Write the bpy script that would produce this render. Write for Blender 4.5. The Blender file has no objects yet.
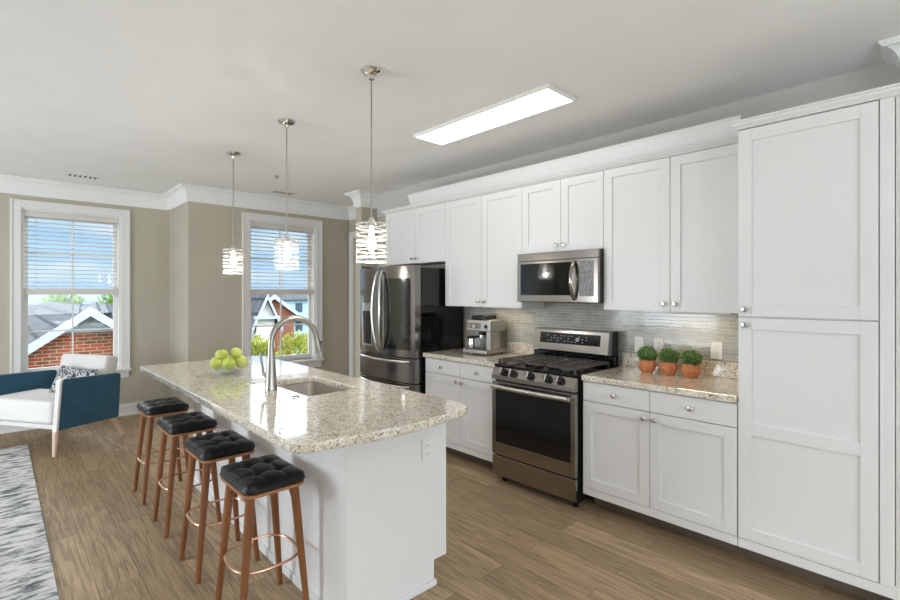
import bpy, bmesh, math, random
from mathutils import Vector, Matrix
random.seed(7)
S = bpy.context.scene
COL = S.collection
PI = math.pi
R = math.radians

# ------------------------------------------------------------------ camera, world, lights, exposure
EYE = 1.46
cd = bpy.data.cameras.new('camera'); cam = bpy.data.objects.new('camera', cd); COL.objects.link(cam)
cd.sensor_width = 36; cd.lens = 36 * 479 / 900; cd.shift_y = -(300 - 293.2) / 900
cd.clip_start = 0.05; cd.clip_end = 1500
cam.location = (0, 0, EYE); cam.rotation_euler = (R(90), 0, R(46.6))
S.camera = cam

W = bpy.data.worlds.new('sky'); S.world = W; W.use_nodes = True
def world():
    nt = W.node_tree; nt.nodes.clear(); N = nt.nodes.new; L = nt.links.new
    out = N('ShaderNodeOutputWorld'); bg = N('ShaderNodeBackground')
    tc = N('ShaderNodeTexCoord'); sp = N('ShaderNodeSeparateXYZ'); L(tc.outputs['Generated'], sp.inputs[0])
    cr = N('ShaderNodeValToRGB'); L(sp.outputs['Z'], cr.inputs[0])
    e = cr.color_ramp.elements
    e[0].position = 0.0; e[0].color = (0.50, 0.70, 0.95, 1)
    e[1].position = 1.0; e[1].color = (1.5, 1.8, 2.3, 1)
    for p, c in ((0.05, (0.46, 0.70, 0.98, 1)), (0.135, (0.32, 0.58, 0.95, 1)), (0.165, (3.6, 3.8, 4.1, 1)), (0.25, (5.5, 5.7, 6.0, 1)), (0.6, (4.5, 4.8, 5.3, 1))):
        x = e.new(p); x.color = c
    no = N('ShaderNodeTexNoise'); no.inputs['Scale'].default_value = 4; no.inputs['Detail'].default_value = 6
    mp = N('ShaderNodeMapping'); mp.inputs['Scale'].default_value = (1, 1, 6); L(tc.outputs['Generated'], mp.inputs[0]); L(mp.outputs[0], no.inputs['Vector'])
    c2 = N('ShaderNodeValToRGB'); c2.color_ramp.elements[0].position = 0.5; c2.color_ramp.elements[1].position = 0.8
    L(no.outputs['Fac'], c2.inputs[0])
    mx = N('ShaderNodeMix'); mx.data_type = 'RGBA'; L(c2.outputs[0], mx.inputs[0]); L(cr.outputs[0], mx.inputs[6]); mx.inputs[7].default_value = (0.9, 0.95, 1, 1)
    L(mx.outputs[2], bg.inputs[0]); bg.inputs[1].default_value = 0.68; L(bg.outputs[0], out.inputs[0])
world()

def lamp(name, kind, loc, energy, color=(1, 1, 1), rot=None, size=None, size_y=None, radius=None, parent=None):
    d = bpy.data.lights.new(name, kind); d.energy = energy; d.color = color
    o = bpy.data.objects.new(name, d); COL.objects.link(o); o.location = loc
    if rot is not None: o.rotation_euler = rot
    if kind == 'AREA':
        d.shape = 'RECTANGLE'; d.size = size; d.size_y = size_y
    elif radius is not None and kind != 'SUN': d.shadow_soft_size = radius
    if parent: o.parent = parent
    return o
sun = lamp('sun', 'SUN', (20, 20, 30), 0.9, (1, 0.95, 0.88), rot=(Vector((0.0, 0.0, 0.0)) - Vector((0.75, 0.45, 0.75))).to_track_quat('-Z', 'Y').to_euler())
sun.data.angle = R(1)
# added fill lamps just inside the unseen windows behind and beside the camera
FILL_TINT = (0.91, 0.98, 1.07)
lamp('fill_back', 'AREA', (-4.3, -3.6, 1.35), 70, FILL_TINT, rot=(R(102), 0, 0), size=2.1, size_y=1.3)
lamp('fill_side', 'AREA', (2.6, -2.4, 1.35), 6, FILL_TINT, rot=(R(112), 0, R(90)), size=2.4, size_y=1.4)
lamp('fill_side', 'AREA', (2.6, 0.7, 1.2), 44, FILL_TINT, rot=(R(152), 0, R(90)), size=3.0, size_y=1.2)

S.view_settings.view_transform = 'Standard'; S.view_settings.look = 'None'
S.view_settings.exposure = 0.76; S.view_settings.gamma = 1.0; S.view_settings.use_curve_mapping = False

# ------------------------------------------------------------------ materials
def mat(name, color=(0.8, 0.8, 0.8), rough=0.5, metal=0.0, spec=0.5, coat=0.0, emit=None, es=0.0, trans=0.0, ior=1.45, coat_rough=0.03):
    m = bpy.data.materials.new(name); m.use_nodes = True
    b = m.node_tree.nodes['Principled BSDF']
    b.inputs['Base Color'].default_value = (*color, 1); b.inputs['Roughness'].default_value = rough
    b.inputs['Metallic'].default_value = metal; b.inputs['Specular IOR Level'].default_value = spec
    b.inputs['Coat Weight'].default_value = coat; b.inputs['Coat Roughness'].default_value = coat_rough
    b.inputs['Transmission Weight'].default_value = trans; b.inputs['IOR'].default_value = ior
    if emit: b.inputs['Emission Color'].default_value = (*emit, 1); b.inputs['Emission Strength'].default_value = es
    return m
def nodes(m):
    nt = m.node_tree; return nt, nt.nodes.new, nt.links.new, nt.nodes['Principled BSDF']
def ramp(nt, stops, interp='LINEAR'):
    c = nt.nodes.new('ShaderNodeValToRGB'); c.color_ramp.interpolation = interp; e = c.color_ramp.elements
    while len(e) > 1: e.remove(e[-1])
    e[0].position = stops[0][0]; e[0].color = (*stops[0][1], 1)
    for p, col in stops[1:]:
        x = e.new(p); x.color = (*col, 1)
    return c
def world_pos(nt, scale=(1, 1, 1), rot=(0, 0, 0)):
    g = nt.nodes.new('ShaderNodeNewGeometry'); mp = nt.nodes.new('ShaderNodeMapping')
    mp.inputs['Scale'].default_value = scale; mp.inputs['Rotation'].default_value = rot
    nt.links.new(g.outputs['Position'], mp.inputs['Vector']); return mp
def obj_pos(nt, scale=(1, 1, 1), rot=(0, 0, 0)):
    g = nt.nodes.new('ShaderNodeTexCoord'); mp = nt.nodes.new('ShaderNodeMapping')
    mp.inputs['Scale'].default_value = scale; mp.inputs['Rotation'].default_value = rot
    nt.links.new(g.outputs['Object'], mp.inputs['Vector']); return mp
def mixc(nt, fac, a, b, mode='MIX'):
    x = nt.nodes.new('ShaderNodeMix'); x.data_type = 'RGBA'; x.blend_type = mode
    for sock, v in ((x.inputs[0], fac), (x.inputs[6], a), (x.inputs[7], b)):
        if isinstance(v, (int, float)): sock.default_value = v
        elif isinstance(v, tuple): sock.default_value = (*v, 1)
        else: nt.links.new(v, sock)
    return x.outputs[2]
def bump(nt, b, h, strength=0.2, dist=0.002):
    x = nt.nodes.new('ShaderNodeBump'); x.inputs['Strength'].default_value = strength; x.inputs['Distance'].default_value = dist
    nt.links.new(h, x.inputs['Height']); nt.links.new(x.outputs[0], b.inputs['Normal'])
def noisemat(name, c1, c2, scale, rough=0.5, bmp=0.0, stretch=(1, 1, 1), **k):
    m = mat(name, c1, rough, **k); nt, N, L, b = nodes(m)
    mp = obj_pos(nt, stretch); n = N('ShaderNodeTexNoise'); n.inputs['Scale'].default_value = scale; n.inputs['Detail'].default_value = 6
    L(mp.outputs[0], n.inputs['Vector']); r = ramp(nt, [(0.35, c1), (0.65, c2)]); L(n.outputs['Fac'], r.inputs[0]); L(r.outputs[0], b.inputs['Base Color'])
    if bmp: bump(nt, b, n.outputs['Fac'], bmp)
    return m

M = {}
M['white'] = mat('cabinet_white', (0.80, 0.80, 0.80), 0.38)
M['trim'] = mat('trim_white', (0.80, 0.79, 0.77), 0.45)
M['ceiling'] = noisemat('ceiling_paint', (0.85, 0.85, 0.84), (0.87, 0.87, 0.86), 3, 0.9)
M['wall'] = noisemat('wall_beige', (0.50, 0.46, 0.37), (0.52, 0.48, 0.39), 2, 0.85)
M['toeshade'] = mat('toe_shade', (0.16, 0.125, 0.09), 0.7)  # shadow of the toe recess is put into this brown
M['dark'] = mat('dark_gap', (0.02, 0.02, 0.02), 0.7)
M['black'] = mat('black_plastic', (0.012, 0.012, 0.013), 0.3)
M['blackgloss'] = mat('black_gloss', (0.006, 0.006, 0.007), 0.06, spec=0.6)
M['iron'] = mat('cast_iron', (0.085, 0.075, 0.065), 0.3)
M['doorglass'] = mat('tinted_door_glass', (0.10, 0.10, 0.095), 0.10, 1.0)
def brushed(name, c, rough=0.26, stretch=(1, 1, 60)):
    m = mat(name, c, rough, 1.0); nt, N, L, b = nodes(m)
    mp = obj_pos(nt, stretch); n = N('ShaderNodeTexNoise'); n.inputs['Scale'].default_value = 12; n.inputs['Detail'].default_value = 3
    L(mp.outputs[0], n.inputs['Vector'])
    mr = N('ShaderNodeMapRange'); mr.inputs['To Min'].default_value = rough - 0.01; mr.inputs['To Max'].default_value = rough + 0.03
    L(n.outputs['Fac'], mr.inputs['Value']); L(mr.outputs[0], b.inputs['Roughness'])
    return m
M['steel'] = brushed('stainless_steel', (0.33, 0.305, 0.278), 0.16)
M['steeldark'] = brushed('black_stainless', (0.26, 0.242, 0.225), 0.16)
M['steelmid'] = brushed('handle_steel', (0.62, 0.60, 0.57), 0.2)
M['sinksteel'] = brushed('sink_steel', (0.78, 0.74, 0.70), 0.28)
M['nickel'] = brushed('brushed_nickel', (0.42, 0.40, 0.36), 0.33)
M['chrome'] = mat('chrome', (0.75, 0.74, 0.72), 0.12, 1.0)
M['copper'] = mat('copper_ring', (0.62, 0.36, 0.25), 0.3, 1.0)
M['machine'] = brushed('machine_steel', (0.44, 0.425, 0.40), 0.4)
M['leather'] = noisemat('black_leather', (0.006, 0.006, 0.007), (0.010, 0.010, 0.011), 60, 0.42, 0.12, spec=0.35)
M['walnut'] = noisemat('stool_wood', (0.17, 0.062, 0.02), (0.27, 0.105, 0.036), 14, 0.42, stretch=(1, 1, 0.12))
M['walnutrim'] = noisemat('stool_rim_wood', (0.30, 0.13, 0.05), (0.38, 0.18, 0.08), 14, 0.42, stretch=(1, 0.2, 1))
M['legwood'] = noisemat('pale_oak', (0.66, 0.47, 0.36), (0.74, 0.56, 0.45), 14, 0.5, stretch=(1, 1, 0.12))
M['teal'] = noisemat('teal_velvet', (0.012, 0.075, 0.13), (0.018, 0.10, 0.165), 8, 0.8)
M['teal'].node_tree.nodes['Principled BSDF'].inputs['Sheen Weight'].default_value = 0.35
M['linen'] = noisemat('white_linen', (0.74, 0.72, 0.69), (0.80, 0.78, 0.76), 120, 0.9, 0.3)
M['piping'] = mat('grey_piping', (0.42, 0.41, 0.40), 0.7)
M['terracotta'] = noisemat('terracotta', (0.56, 0.19, 0.075), (0.66, 0.25, 0.11), 25, 0.55)
M['soil'] = noisemat('potting_soil', (0.03, 0.02, 0.012), (0.07, 0.045, 0.03), 80, 0.95)
M['foliage'] = noisemat('foliage_green', (0.13, 0.24, 0.07), (0.30, 0.44, 0.17), 60, 0.6)
M['foliage2'] = noisemat('foliage_yellow', (0.16, 0.20, 0.02), (0.40, 0.42, 0.05), 2, 0.7)
M['foliage3'] = noisemat('foliage_orange', (0.45, 0.14, 0.04), (0.6, 0.28, 0.06), 2, 0.7)
M['treegreen'] = noisemat('tree_green', (0.06, 0.14, 0.03), (0.20, 0.32, 0.05), 0.7, 0.8)
M['bark'] = noisemat('bark', (0.10, 0.07, 0.045), (0.17, 0.12, 0.08), 5, 0.9)
M['apple'] = noisemat('green_apple', (0.50, 0.58, 0.09), (0.64, 0.70, 0.18), 9, 0.3)
M['plate'] = mat('switch_plate', (0.82, 0.81, 0.78), 0.35)
M['valance'] = mat('blind_slat', (0.70, 0.67, 0.62), 0.5)
M['cord'] = mat('blind_cord', (0.6, 0.58, 0.54), 0.8)
M['leadgray'] = mat('vent_slot', (0.10, 0.10, 0.10), 0.8)
M['fascia'] = mat('white_fascia', (0.38, 0.43, 0.52), 0.6)
M['asphalt'] = noisemat('ground_mix', (0.16, 0.17, 0.14), (0.10, 0.14, 0.06), 0.05, 0.95)
M['whiteside'] = noisemat('white_siding', (0.60, 0.58, 0.56), (0.64, 0.62, 0.60), 1, 0.7)
M['bulb'] = mat('bulb', (1, 1, 1), 0.4, emit=(1.0, 0.93, 0.82), es=8)
M['panel'] = mat('light_diffuser', (1, 1, 1), 0.5, emit=(1.0, 0.98, 0.95), es=2.6)
M['display'] = mat('display_text', (0.35, 0.36, 0.36), 0.4)
M['redlogo'] = mat('logo_grey', (0.6, 0.6, 0.6), 0.3, 0.6)

def glassmat(name, tint=(1, 1, 1), refl=0.12, rough=0.0):
    m = bpy.data.materials.new(name); m.use_nodes = True; nt = m.node_tree; nt.nodes.clear(); N = nt.nodes.new; L = nt.links.new
    o = N('ShaderNodeOutputMaterial'); mx = N('ShaderNodeMixShader'); t = N('ShaderNodeBsdfTransparent'); g = N('ShaderNodeBsdfGlossy')
    t.inputs[0].default_value = (*tint, 1); g.inputs['Roughness'].default_value = rough
    f = N('ShaderNodeLayerWeight'); f.inputs[0].default_value = 0.5; pw = N('ShaderNodeMath'); pw.operation = 'POWER'; L(f.outputs['Facing'], pw.inputs[0]); pw.inputs[1].default_value = 4
    ml = N('ShaderNodeMath'); ml.operation = 'MULTIPLY_ADD'; L(pw.outputs[0], ml.inputs[0]); ml.inputs[1].default_value = 0.7; ml.inputs[2].default_value = 0.03
    L(ml.outputs[0], mx.inputs[0]); L(t.outputs[0], mx.inputs[1]); L(g.outputs[0], mx.inputs[2]); L(mx.outputs[0], o.inputs[0]); return m
M['glass'] = glassmat('window_glass', (0.97, 0.99, 0.98))
M['bowlglass'] = glassmat('bowl_glass', (0.95, 0.97, 0.97))
def translucent(name, c, e=0):
    m = bpy.data.materials.new(name); m.use_nodes = True; nt = m.node_tree; nt.nodes.clear(); N = nt.nodes.new; L = nt.links.new
    o = N('ShaderNodeOutputMaterial'); mx = N('ShaderNodeMixShader'); t = N('ShaderNodeBsdfTranslucent'); d = N('ShaderNodeBsdfPrincipled')
    t.inputs[0].default_value = (*c, 1); d.inputs['Base Color'].default_value = (*c, 1); d.inputs['Roughness'].default_value = 0.25
    mx.inputs[0].default_value = 0.5; L(t.outputs[0], mx.inputs[1]); L(d.outputs[0], mx.inputs[2]); L(mx.outputs[0], o.inputs[0]); return m
M['band'] = translucent('frosted_band', (0.78, 0.77, 0.75))

def wood_floor():
    m = mat('floor_planks', (0.3, 0.25, 0.2), 0.5, spec=0.3); nt, N, L, b = nodes(m)
    mp = world_pos(nt)
    br = N('ShaderNodeTexBrick'); L(mp.outputs[0], br.inputs['Vector'])
    br.offset = 0.37; br.offset_frequency = 2
    br.inputs['Scale'].default_value = 1; br.inputs['Brick Width'].default_value = 1.22; br.inputs['Row Height'].default_value = 0.18
    br.inputs['Mortar Size'].default_value = 0.0012; br.inputs['Mortar Smooth'].default_value = 0.4; br.inputs['Bias'].default_value = 0
    br.inputs['Color1'].default_value = (0.0, 0.0, 0.0, 1); br.inputs['Color2'].default_value = (1, 1, 1, 1); br.inputs['Mortar'].default_value = (0.5, 0.5, 0.5, 1)
    # per plank offset of the grain
    g = N('ShaderNodeNewGeometry')
    off = N('ShaderNodeVectorMath'); off.operation = 'MULTIPLY_ADD'; L(br.outputs['Color'], off.inputs[0]); off.inputs[1].default_value = (7, 3, 5); L(g.outputs['Position'], off.inputs[2])
    m2 = N('ShaderNodeMapping'); m2.inputs['Scale'].default_value = (0.5, 5.5, 1); L(off.outputs[0], m2.inputs['Vector'])
    n1 = N('ShaderNodeTexNoise'); n1.inputs['Scale'].default_value = 1.6; n1.inputs['Detail'].default_value = 5; n1.inputs['Distortion'].default_value = 0.8
    L(m2.outputs[0], n1.inputs['Vector'])
    # ring pattern from the noise value
    mu = N('ShaderNodeMath'); mu.operation = 'MULTIPLY'; L(n1.outputs['Fac'], mu.inputs[0]); mu.inputs[1].default_value = 48
    si = N('ShaderNodeMath'); si.operation = 'SINE'; L(mu.outputs[0], si.inputs[0])
    m3 = N('ShaderNodeMapping'); m3.inputs['Scale'].default_value = (3, 90, 1); L(off.outputs[0], m3.inputs['Vector'])
    n2 = N('ShaderNodeTexNoise'); n2.inputs['Scale'].default_value = 1.5; n2.inputs['Detail'].default_value = 4; L(m3.outputs[0], n2.inputs['Vector'])
    base = ramp(nt, [(0.0, (0.33, 0.232, 0.138)), (0.5, (0.41, 0.292, 0.175)), (1.0, (0.49, 0.355, 0.22))]); L(br.outputs['Color'], base.inputs[0])
    rg = N('ShaderNodeMapRange'); rg.inputs['From Min'].default_value = -0.2; rg.inputs['From Max'].default_value = 1; rg.inputs['To Min'].default_value = 0; rg.inputs['To Max'].default_value = 0.48
    L(si.outputs[0], rg.inputs['Value'])
    c1 = mixc(nt, rg.outputs[0], base.outputs[0], (0.21, 0.145, 0.09))
    r2 = ramp(nt, [(0.35, (0.72, 0.72, 0.72)), (0.65, (1.15, 1.15, 1.15))]); L(n2.outputs['Fac'], r2.inputs[0])
    c2 = mixc(nt, 1.0, c1, r2.outputs[0], 'MULTIPLY')
    c3 = mixc(nt, br.outputs['Fac'], c2, (0.07, 0.05, 0.035))
    L(c3, b.inputs['Base Color'])
    bump(nt, b, n2.outputs['Fac'], 0.12, 0.001)
    return m
M['floor'] = wood_floor()

def granite(name, k=1.0):
    m = mat(name, (0.7, 0.65, 0.55), 0.14, spec=0.7, coat=0.6); nt, N, L, b = nodes(m)
    b.inputs['Coat IOR'].default_value = 1.7
    mp = world_pos(nt)
    n = N('ShaderNodeTexNoise'); n.inputs['Scale'].default_value = 22; n.inputs['Detail'].default_value = 5; L(mp.outputs[0], n.inputs['Vector'])
    r0 = ramp(nt, [(0.35, (0.66, 0.58, 0.45)), (0.5, (0.80, 0.73, 0.59)), (0.64, (0.88, 0.83, 0.72))]); L(n.outputs['Fac'], r0.inputs[0])
    v = N('ShaderNodeTexVoronoi'); v.inputs['Scale'].default_value = 185; L(mp.outputs[0], v.inputs['Vector'])
    sp = N('ShaderNodeSeparateColor'); L(v.outputs['Color'], sp.inputs[0])
    dk = ramp(nt, [(0.0, (1, 1, 1)), (0.065, (0, 0, 0))], 'CONSTANT'); L(sp.outputs[0], dk.inputs[0])
    gy = ramp(nt, [(0.0, (1, 1, 1)), (0.2, (0, 0, 0))], 'CONSTANT'); L(sp.outputs[1], gy.inputs[0])
    wh = ramp(nt, [(0.0, (1, 1, 1)), (0.2, (0, 0, 0))], 'CONSTANT'); L(sp.outputs[2], wh.inputs[0])
    c = mixc(nt, wh.outputs[0], r0.outputs[0], (0.78, 0.75, 0.68))
    c = mixc(nt, gy.outputs[0], c, (0.52, 0.46, 0.36))
    c = mixc(nt, dk.outputs[0], c, (0.12, 0.08, 0.06))
    v2 = N('ShaderNodeTexVoronoi'); v2.inputs['Scale'].default_value = 85; L(mp.outputs[0], v2.inputs['Vector'])
    s2 = N('ShaderNodeSeparateColor'); L(v2.outputs['Color'], s2.inputs[0])
    d2 = ramp(nt, [(0.0, (0.5, 0.5, 0.5)), (0.06, (0, 0, 0))], 'CONSTANT'); L(s2.outputs[0], d2.inputs[0])
    c = mixc(nt, d2.outputs[0], c, (0.25, 0.2, 0.16))
    L(c, b.inputs['Base Color']); return m
M['granite'] = granite('speckled_granite')

def tiles():
    m = mat('glass_mosaic', (0.4, 0.4, 0.38), 0.12, spec=0.6); nt, N, L, b = nodes(m)
    mp = world_pos(nt, (1, 1, 1), (R(90), 0, 0))
    g = N('ShaderNodeNewGeometry'); sx = N('ShaderNodeSeparateXYZ'); L(g.outputs['Position'], sx.inputs[0])
    cb = N('ShaderNodeCombineXYZ'); L(sx.outputs['X'], cb.inputs['X']); L(sx.outputs['Z'], cb.inputs['Y'])
    br = N('ShaderNodeTexBrick'); L(cb.outputs[0], br.inputs['Vector']); br.offset = 0.43; br.offset_frequency = 2; br.squash = 0.6; br.squash_frequency = 3
    br.inputs['Scale'].default_value = 1; br.inputs['Brick Width'].default_value = 0.12; br.inputs['Row Height'].default_value = 0.024
    br.inputs['Mortar Size'].default_value = 0.0016; br.inputs['Mortar Smooth'].default_value = 0.2; br.inputs['Bias'].default_value = 0
    br.inputs['Color1'].default_value = (0.33, 0.34, 0.31, 1); br.inputs['Color2'].default_value = (0.45, 0.45, 0.405, 1); br.inputs['Mortar'].default_value = (0.55, 0.55, 0.51, 1)
    L(br.outputs['Color'], b.inputs['Base Color'])
    rr = N('ShaderNodeMapRange'); L(br.outputs['Fac'], rr.inputs['Value']); rr.inputs['To Min'].default_value = 0.1; rr.inputs['To Max'].default_value = 0.7; L(rr.outputs[0], b.inputs['Roughness'])
    iv = N('ShaderNodeMath'); iv.operation = 'SUBTRACT'; iv.inputs[0].default_value = 1; L(br.outputs['Fac'], iv.inputs[1])
    n = N('ShaderNodeTexNoise'); n.inputs['Scale'].default_value = 20; L(cb.outputs[0], n.inputs['Vector'])
    ad = N('ShaderNodeMath'); ad.operation = 'MULTIPLY_ADD'; L(n.outputs['Fac'], ad.inputs[0]); ad.inputs[1].default_value = 0.6; L(iv.outputs[0], ad.inputs[2])
    bump(nt, b, ad.outputs[0], 0.35, 0.002)
    return m
M['tiles'] = tiles()

def bricks(name, c1, c2, mortar, bw, rh, ms, axis='yz', rough=0.9, offset=0.5):
    m = mat(name, c1, rough, spec=0.2); nt, N, L, b = nodes(m)
    g = N('ShaderNodeNewGeometry'); sx = N('ShaderNodeSeparateXYZ'); L(g.outputs['Position'], sx.inputs[0]); cb = N('ShaderNodeCombineXYZ')
    L(sx.outputs[axis[0].upper()], cb.inputs['X']); L(sx.outputs[axis[1].upper()], cb.inputs['Y'])
    br = N('ShaderNodeTexBrick'); L(cb.outputs[0], br.inputs['Vector']); br.offset = offset
    br.inputs['Scale'].default_value = 1; br.inputs['Brick Width'].default_value = bw; br.inputs['Row Height'].default_value = rh; br.inputs['Mortar Size'].default_value = ms
    br.inputs['Bias'].default_value = 0
    br.inputs['Color1'].default_value = (*c1, 1); br.inputs['Color2'].default_value = (*c2, 1); br.inputs['Mortar'].default_value = (*mortar, 1)
    L(br.outputs['Color'], b.inputs['Base Color']); return m
M['brick'] = bricks('red_brick', (0.36, 0.05, 0.02), (0.13, 0.05, 0.025), (0.34, 0.25, 0.18), 0.32, 0.105, 0.016)
M['brick2'] = bricks('brown_brick', (0.23, 0.07, 0.04), (0.16, 0.06, 0.04), (0.25, 0.15, 0.11), 0.5, 0.2, 0.02)
M['shingle'] = bricks('grey_shingle', (0.07, 0.074, 0.082), (0.105, 0.11, 0.12), (0.03, 0.034, 0.038), 0.9, 0.42, 0.045, 'xy', offset=0.3)
M['bluesiding'] = bricks('blue_siding', (0.36, 0.52, 0.62), (0.40, 0.56, 0.66), (0.25, 0.38, 0.47), 30, 0.25, 0.03, rough=0.7)
M['bwindow'] = mat('dark_window', (0.05, 0.08, 0.12), 0.1)

def rugmat():
    m = mat('rug_weave', (0.7, 0.7, 0.7), 0.95, spec=0.1); nt, N, L, b = nodes(m)
    mp = world_pos(nt, (10, 2.6, 1)); n = N('ShaderNodeTexNoise'); n.inputs['Scale'].default_value = 2.2; n.inputs['Detail'].default_value = 9; n.inputs['Roughness'].default_value = 0.7
    L(mp.outputs[0], n.inputs['Vector'])
    r = ramp(nt, [(0.38, (0.10, 0.11, 0.12)), (0.46, (0.34, 0.35, 0.35)), (0.52, (0.68, 0.67, 0.65)), (0.7, (0.77, 0.76, 0.73))]); L(n.outputs['Fac'], r.inputs[0]); L(r.outputs[0], b.inputs['Base Color'])
    bump(nt, b, n.outputs['Fac'], 0.4, 0.004); return m
M['rug'] = rugmat()
def pillowmat():
    m = mat('pillow_weave', (0.7, 0.7, 0.7), 0.95, spec=0.1); nt, N, L, b = nodes(m)
    mp = obj_pos(nt, (1, 1, 1), (0, 0, R(40))); v = N('ShaderNodeTexVoronoi'); v.inputs['Scale'].default_value = 95; L(mp.outputs[0], v.inputs['Vector'])
    sp = N('ShaderNodeSeparateColor'); L(v.outputs['Color'], sp.inputs[0])
    r = ramp(nt, [(0.0, (0.05, 0.055, 0.06)), (0.5, (0.62, 0.63, 0.64))], 'CONSTANT'); L(sp.outputs[0], r.inputs[0]); L(r.outputs[0], b.inputs['Base Color']); return m
M['pillow'] = pillowmat()
def keypad():
    m = mat('keypad_film', (0.3, 0.3, 0.3), 0.4); nt, N, L, b = nodes(m)
    mp = world_pos(nt, (1, 1, 1)); v = N('ShaderNodeTexNoise'); v.inputs['Scale'].default_value = 200; v.inputs['Detail'].default_value = 4; L(mp.outputs[0], v.inputs['Vector'])
    r = ramp(nt, [(0.42, (0.08, 0.08, 0.08)), (0.58, (0.36, 0.36, 0.36))]); L(v.outputs['Fac'], r.inputs[0]); L(r.outputs[0], b.inputs['Base Color']); return m
M['keypad'] = keypad()

# ------------------------------------------------------------------ mesh helpers
class MB:
    def __init__(s): s.bm = bmesh.new()
    def box(s, x0, y0, z0, x1, y1, z1, bev=0.0, seg=2):
        x0, x1 = min(x0, x1), max(x0, x1); y0, y1 = min(y0, y1), max(y0, y1); z0, z1 = min(z0, z1), max(z0, z1)
        t = bmesh.new(); bmesh.ops.create_cube(t, size=1)
        bmesh.ops.scale(t, vec=(x1 - x0, y1 - y0, z1 - z0), verts=t.verts)
        bmesh.ops.translate(t, vec=((x0 + x1) / 2, (y0 + y1) / 2, (z0 + z1) / 2), verts=t.verts)
        if bev: bmesh.ops.bevel(t, geom=list(t.edges), offset=min(bev, (x1 - x0) * .49, (y1 - y0) * .49, (z1 - z0) * .49), segments=seg, affect='EDGES', profile=0.6)
        s.add(t); return s
    def add(s, t, M4=None):
        me = bpy.data.meshes.new('tmp'); t.to_mesh(me); t.free()
        if M4 is not None: me.transform(M4)
        s.bm.from_mesh(me); bpy.data.meshes.remove(me); return s
    def cyl(s, a, b, r, r2=None, n=20, caps=True):
        a = Vector(a); b = Vector(b); r2 = r if r2 is None else r2; d = b - a
        t = bmesh.new(); bmesh.ops.create_cone(t, cap_ends=caps, segments=n, radius1=r, radius2=r2, depth=d.length)
        q = Vector((0, 0, 1)).rotation_difference(d.normalized()) if d.length else None
        s.add(t, Matrix.Translation((a + b) / 2) @ q.to_matrix().to_4x4()); return s
    def sphere(s, c, r, sc=(1, 1, 1), u=20, v=12):
        t = bmesh.new(); bmesh.ops.create_uvsphere(t, u_segments=u, v_segments=v, radius=r)
        s.add(t, Matrix.Translation(c) @ Matrix.Diagonal((*sc, 1))); return s
    def lathe(s, prof, c=(0, 0, 0), n=28, mat4=None, closed=False):
        t = bmesh.new(); rings = []
        for r, z in prof:
            rings.append([t.verts.new((r * math.cos(2 * PI * k / n), r * math.sin(2 * PI * k / n), z)) for k in range(n)] if r > 1e-6 else [t.verts.new((0, 0, z))])
        for A, B in zip(rings, rings[1:] + ([rings[0]] if closed else [])):
            for k in range(n):
                k2 = (k + 1) % n
                if len(A) == 1 and len(B) == 1: continue
                if len(A) == 1: f = [A[0], B[k], B[k2]]
                elif len(B) == 1: f = [A[k], B[0], A[k2]]
                else: f = [A[k], B[k], B[k2], A[k2]]
                try: t.faces.new(f)
                except ValueError: pass
        bmesh.ops.recalc_face_normals(t, faces=t.faces)
        s.add(t, Matrix.Translation(c) @ (mat4 or Matrix())); return s
    def tube(s, pts, r, n=10, closed=False, flat=None):
        pts = [Vector(p) for p in pts]; m = len(pts); rs = r if isinstance(r, (list, tuple)) else [r] * m
        t = bmesh.new(); rings = []; prev = None
        for i, p in enumerate(pts):
            if closed: d = (pts[(i + 1) % m] - pts[i - 1]).normalized()
            else: d = (pts[min(i + 1, m - 1)] - pts[max(i - 1, 0)]).normalized()
            if prev is None:
                up = Vector((0, 0, 1)) if abs(d.z) < 0.9 else Vector((1, 0, 0)); x = d.cross(up).normalized()
            else: x = (prev - d * prev.dot(d)).normalized()
            y = d.cross(x); prev = x; fx, fy = flat or (1, 1)
            rings.append([t.verts.new(p + (x * math.cos(2 * PI * k / n) * fx + y * math.sin(2 * PI * k / n) * fy) * rs[i]) for k in range(n)])
        pr = list(zip(rings, rings[1:] + ([rings[0]] if closed else [])))
        if not closed: pr = list(zip(rings[:-1], rings[1:]))
        for A, B in pr:
            for k in range(n): t.faces.new([A[k], A[(k + 1) % n], B[(k + 1) % n], B[k]])
        if not closed:
            t.faces.new(list(reversed(rings[0]))); t.faces.new(rings[-1])
        bmesh.ops.recalc_face_normals(t, faces=t.faces)
        s.add(t); return s
    def prism(s, poly, vec, bev=0.0):
        t = bmesh.new(); vs = [t.verts.new(p) for p in poly]; f = t.faces.new(vs)
        e = bmesh.ops.extrude_face_region(t, geom=[f]); nv = [x for x in e['geom'] if isinstance(x, bmesh.types.BMVert)]
        bmesh.ops.translate(t, vec=vec, verts=nv); bmesh.ops.recalc_face_normals(t, faces=t.faces)
        if bev: bmesh.ops.bevel(t, geom=list(t.edges), offset=bev, segments=2, affect='EDGES')
        s.add(t); return s
    def quad(s, a, b, c, d):
        vs = [s.bm.verts.new(p) for p in (a, b, c, d)]; s.bm.faces.new(vs); return s
    def build(s, name, m, parent=None, smooth=False, local=False):
        me = bpy.data.meshes.new(name)
        if smooth:
            for f in s.bm.faces: f.smooth = True
        s.bm.to_mesh(me); s.bm.free(); me.materials.append(M[m] if isinstance(m, str) else m)
        if smooth: 
            try: me.set_sharp_from_angle(angle=R(38))
            except Exception: pass
        if parent is not None and not local:
            p = parent; mw = Matrix.Identity(4)
            while p is not None:
                mw = (Matrix.Translation(p.location) @ p.rotation_euler.to_matrix().to_4x4()) @ mw; p = p.parent
            me.transform(mw.inverted())
        o = bpy.data.objects.new(name, me); COL.objects.link(o)
        if parent is not None: o.parent = parent
        return o
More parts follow.
